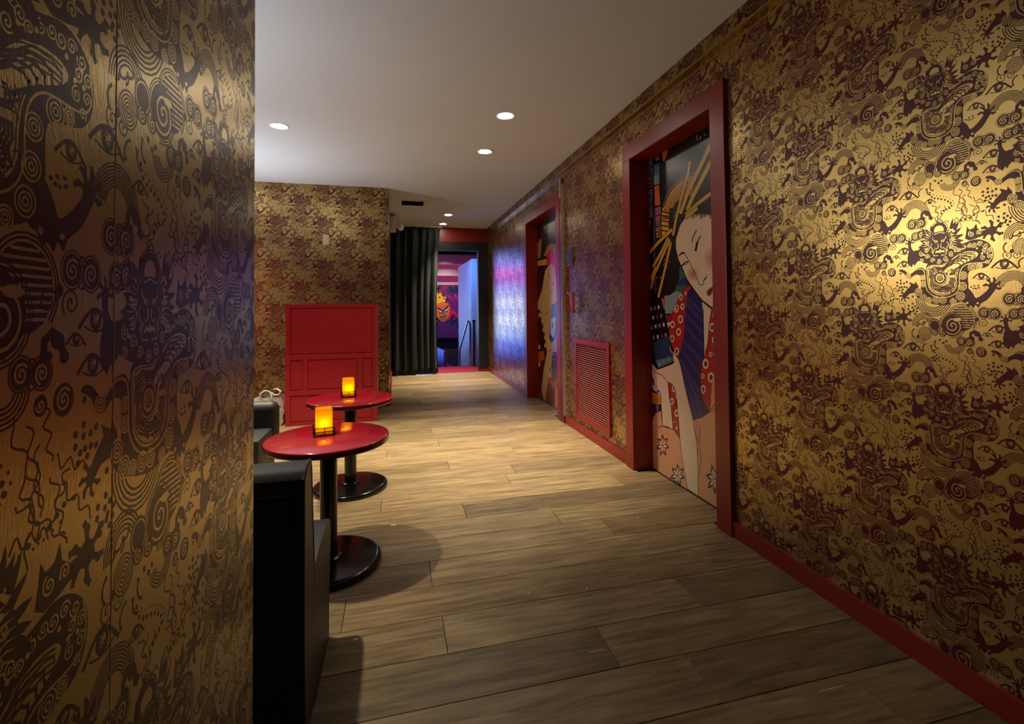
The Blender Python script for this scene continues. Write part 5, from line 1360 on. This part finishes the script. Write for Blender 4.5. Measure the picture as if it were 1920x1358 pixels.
# tote bag on the floor beside it
tb = empty('tote_bag', (-1.60, 6.86, 0)); tag(tb, 'slumped cream canvas tote with white rope handles beside the host stand', 'bag')
bm = bmesh.new(); bmesh.ops.create_cube(bm, size=1); bmesh.ops.subdivide_edges(bm, edges=list(bm.edges), cuts=7, use_grid_fill=True)
rt = random.Random(4)
for v in bm.verts:
    z = v.co.z + 0.5
    bulge = 1 + 0.18 * math.sin(z * PI) - 0.10 * z
    v.co = Vector((v.co.x * 0.34 * bulge + 0.012 * math.sin(v.co.z * 19 + v.co.y * 9), v.co.y * 0.22 * bulge + 0.014 * math.sin(v.co.x * 21 + z * 13), z * 0.37 + 0.012 * math.sin(v.co.x * 14) * z))
bmesh.ops.delete(bm, geom=[f for f in bm.faces if all(v.co.z > 0.345 for v in f.verts)], context='FACES')
m = MB(); m.add_bm(bm); m.build('body', TOTE, tb, smooth=True, angle=80)
bm = bmesh.new(); bmesh.ops.create_icosphere(bm, subdivisions=3, radius=1)
for v in bm.verts: v.co = Vector((v.co.x * 0.13 + 0.01 * math.sin(v.co.y * 9), v.co.y * 0.085, 0.335 + v.co.z * 0.075 + 0.012 * math.sin(v.co.x * 12)))
m = MB(); m.add_bm(bm); m.build('contents', DARKVOID, tb, smooth=True, angle=80)
m = MB(); m.tube([(-0.10, -0.10, 0.35), (-0.085, -0.10, 0.42), (-0.03, -0.095, 0.455), (0.02, -0.10, 0.44), (0.05, -0.11, 0.38), (0.045, -0.115, 0.32)], 0.010, 8); m.build('handle', ROPE, tb, smooth=True)
m = MB(); m.tube([(0.03, 0.06, 0.36), (0.05, 0.0, 0.45), (0.10, -0.06, 0.465), (0.15, -0.10, 0.44), (0.14, -0.12, 0.40), (0.08, -0.11, 0.395), (0.04, -0.10, 0.43)], 0.010, 8); m.build('handle', ROPE, tb, smooth=True)
m = MB(); m.tube([(0.00, -0.125, 0.33), (-0.02, -0.135, 0.27), (0.0, -0.14, 0.22), (0.06, -0.14, 0.20), (0.12, -0.138, 0.22), (0.16, -0.13, 0.26), (0.10, -0.14, 0.27), (0.03, -0.14, 0.26), (-0.01, -0.14, 0.20), (0.05, -0.14, 0.16), (0.15, -0.13, 0.13)], 0.006, 8); m.build('cord', CORD, tb, smooth=True)

# ------------------------------------------------------------------ wall fittings
g = empty('return_grille', (WX, 4.975, 0)); tag(g, 'red louvred air grille low on the long wall between the doors', 'grille')
y0, y1, z0, z1 = 4.49 - 4.975, 5.45 - 4.975, 0.170, 1.115
for (a, b, c, d) in ((y0, y1, z0, z0 + 0.055), (y0, y1, z1 - 0.055, z1)): m = MB(); m.box(-0.022, 0, a, b, c, d, bev=0.003); m.build('frame_rail', REDP, g)
for (a, b) in ((y0, y0 + 0.055), (y1 - 0.055, y1)): m = MB(); m.box(-0.022, 0, a, b, z0 + 0.055, z1 - 0.055, bev=0.003); m.build('frame_stile', REDP, g)
m = MB(); m.box(-0.003, 0.0, y0 + 0.05, y1 - 0.05, z0 + 0.05, z1 - 0.05); m.build('backing', mat('grille_dark', (0.015, 0.004, 0.004, 1), 0.7, vary=0.1), g)
NS = 34
m = MB(); m.v = [(-0.017, y0 + 0.054, -0.002), (-0.017, y1 - 0.054, -0.002), (-0.006, y1 - 0.054, 0.003), (-0.006, y0 + 0.054, 0.003), (-0.017, y0 + 0.054, -0.0055), (-0.017, y1 - 0.054, -0.0055), (-0.006, y1 - 0.054, -0.0005), (-0.006, y0 + 0.054, -0.0005)]
m.f = [(0, 1, 2, 3), (7, 6, 5, 4), (0, 4, 5, 1), (2, 6, 7, 3), (1, 5, 6, 2), (0, 3, 7, 4)]; m.m = [0] * 6
SLAT = mat('slat_red', (0.46, 0.13, 0.10, 1), 0.3, 0.3, vary=0.08)
s0 = m.build('slat', SLAT, g)
for k in range(NS):
    o = s0 if k == 0 else s0.copy()
    if k: COL.objects.link(o)
    o.location = (0, 0, z0 + 0.066 + k * (z1 - z0 - 0.13) / (NS - 1))

t = empty('control_plate', (WX, 5.605, 2.125)); tag(t, 'grey green control plate high beside the papered strip', 'wall plate')
m = MB(); m.box(-0.014, 0, -0.095, 0.095, -0.12, 0.12, bev=0.003); cv_ = m.build('cover', mat('plate_rim', (0.16, 0.12, 0.09, 1), 0.4, vary=0.05), t)
m = MB(); m.box(-0.017, -0.012, -0.078, 0.078, -0.105, 0.105); m.build('face', GREYPLATE, cv_)

l = empty('lever_pull', (WX, 5.55, 1.55)); tag(l, 'small red and chrome lever pull on the long wall', 'handle')
m = MB(); m.box(-0.008, 0, -0.03, 0.03, -0.13, 0.13, bev=0.003); m.build('back_plate', REDPLASTIC, l)
m = MB(); m.tube([(-0.008, 0.0, 0.085), (-0.05, 0.0, 0.10), (-0.06, 0.03, 0.125)], 0.010, 8); m.build('upper_arm', CHROME, l, smooth=True)
m = MB(); m.tube([(-0.05, 0.0, 0.10), (-0.055, 0.005, 0.02), (-0.045, 0.0, -0.09), (-0.03, -0.005, -0.125)], [0.011, 0.013, 0.012, 0.008], 8); m.build('grip', REDPLASTIC, l, smooth=True)
m = MB(); m.tube([(-0.008, -0.02, -0.06), (-0.035, -0.02, -0.09), (-0.035, -0.02, -0.13)], 0.008, 8); m.build('lower_arm', CHROME, l, smooth=True)

p = empty('blank_plate', (-1.012, BY, 2.54)); tag(p, 'cream blank cover plate high on the wall behind the host stand', 'wall plate')
m = MB(); m.box(-0.045, 0.045, -0.008, 0, -0.08, 0.08, bev=0.003); cv_ = m.build('cover', CREAMP, p)
for z in (-0.05, 0.05):
    m = MB(); m.lathe([(0.0, 0.0), (0.004, 0.0), (0.004, 0.0015), (0.0, 0.002)], n=8); o = m.build('screw', CHROME, cv_, (0, -0.008, z)); o.rotation_euler = (PI / 2, 0, 0)

v = empty('ceiling_vent', (0.30, 8.6, H)); tag(v, 'square louvred air vent in the ceiling before the curtain', 'vent')
for (a, b, c, d) in ((-0.23, 0.23, -0.23, -0.19), (-0.23, 0.23, 0.19, 0.23), (-0.23, -0.19, -0.19, 0.19), (0.19, 0.23, -0.19, 0.19)): m = MB(); m.box(a, b, c, d, -0.012, 0); m.build('frame_bar', CEIL, v)
m = MB(); m.box(-0.19, 0.19, -0.19, 0.19, -0.003, 0); m.build('duct', BLACKW, v)
m = MB(); m.v = [(-0.19, -0.012, -0.016), (0.19, -0.012, -0.016), (0.19, 0.022, -0.004), (-0.19, 0.022, -0.004)]; m.f = [(0, 1, 2, 3)]; m.m = [0]
s0 = m.build('louvre', mat('louvre_grey', (0.30, 0.30, 0.30, 1), 0.5, vary=0.05), v)
for k in range(7):
    o = s0 if k == 0 else s0.copy()
    if k: COL.objects.link(o)
    o.location = (0, -0.16 + k * 0.052, 0)

e = empty('emergency_light', (RX, 9.75, 3.16)); tag(e, 'white twin headed emergency light above the curtain', 'lamp')
m = MB(); m.box(0.0, 0.115, -0.15, 0.15, -0.13, 0.15, bev=0.012); m.build('battery_box', WHITEP, e, smooth=True)
for s in (-1, 1):
    m = MB(); m.tube([(0.10, s * 0.09, -0.02), (0.17, s * 0.10, -0.02)], 0.014, 10); a = m.build('swivel_arm', WHITEP, e, smooth=True)
    m = MB(); m.lathe([(0.02, 0.0), (0.055, 0.03), (0.06, 0.07), (0.055, 0.075)], n=24); o = m.build('lamp_head', WHITEP, e, (0.19, s * 0.10, -0.02), smooth=True); o.rotation_euler = (PI * 0.62, 0, s * 0.3)

# scraps of paper left on the planks
SCRAP = mat('paper_scrap', (0.8, 0.76, 0.68, 1), 0.8, vary=0.05)
for (x, y, w, r) in ((-0.02, 3.44, 0.030, 0.1), (-0.18, 2.31, 0.022, 0.2), (0.67, 2.44, 0.012, 0.4), (0.98, 2.40, 0.013, 0.9), (1.66, 3.10, 0.012, 0.3)):
    m = MB(); m.box(-w / 2, w / 2, -w / 4, w / 4, 0.0, 0.0012); o = m.build('paper_scrap', SCRAP); o.location = (x, y, 0); o.rotation_euler = (0, 0, r)
    tag(o, 'tiny white scrap of paper lying on the oak planks', 'scrap', 'paper scraps on the floor')
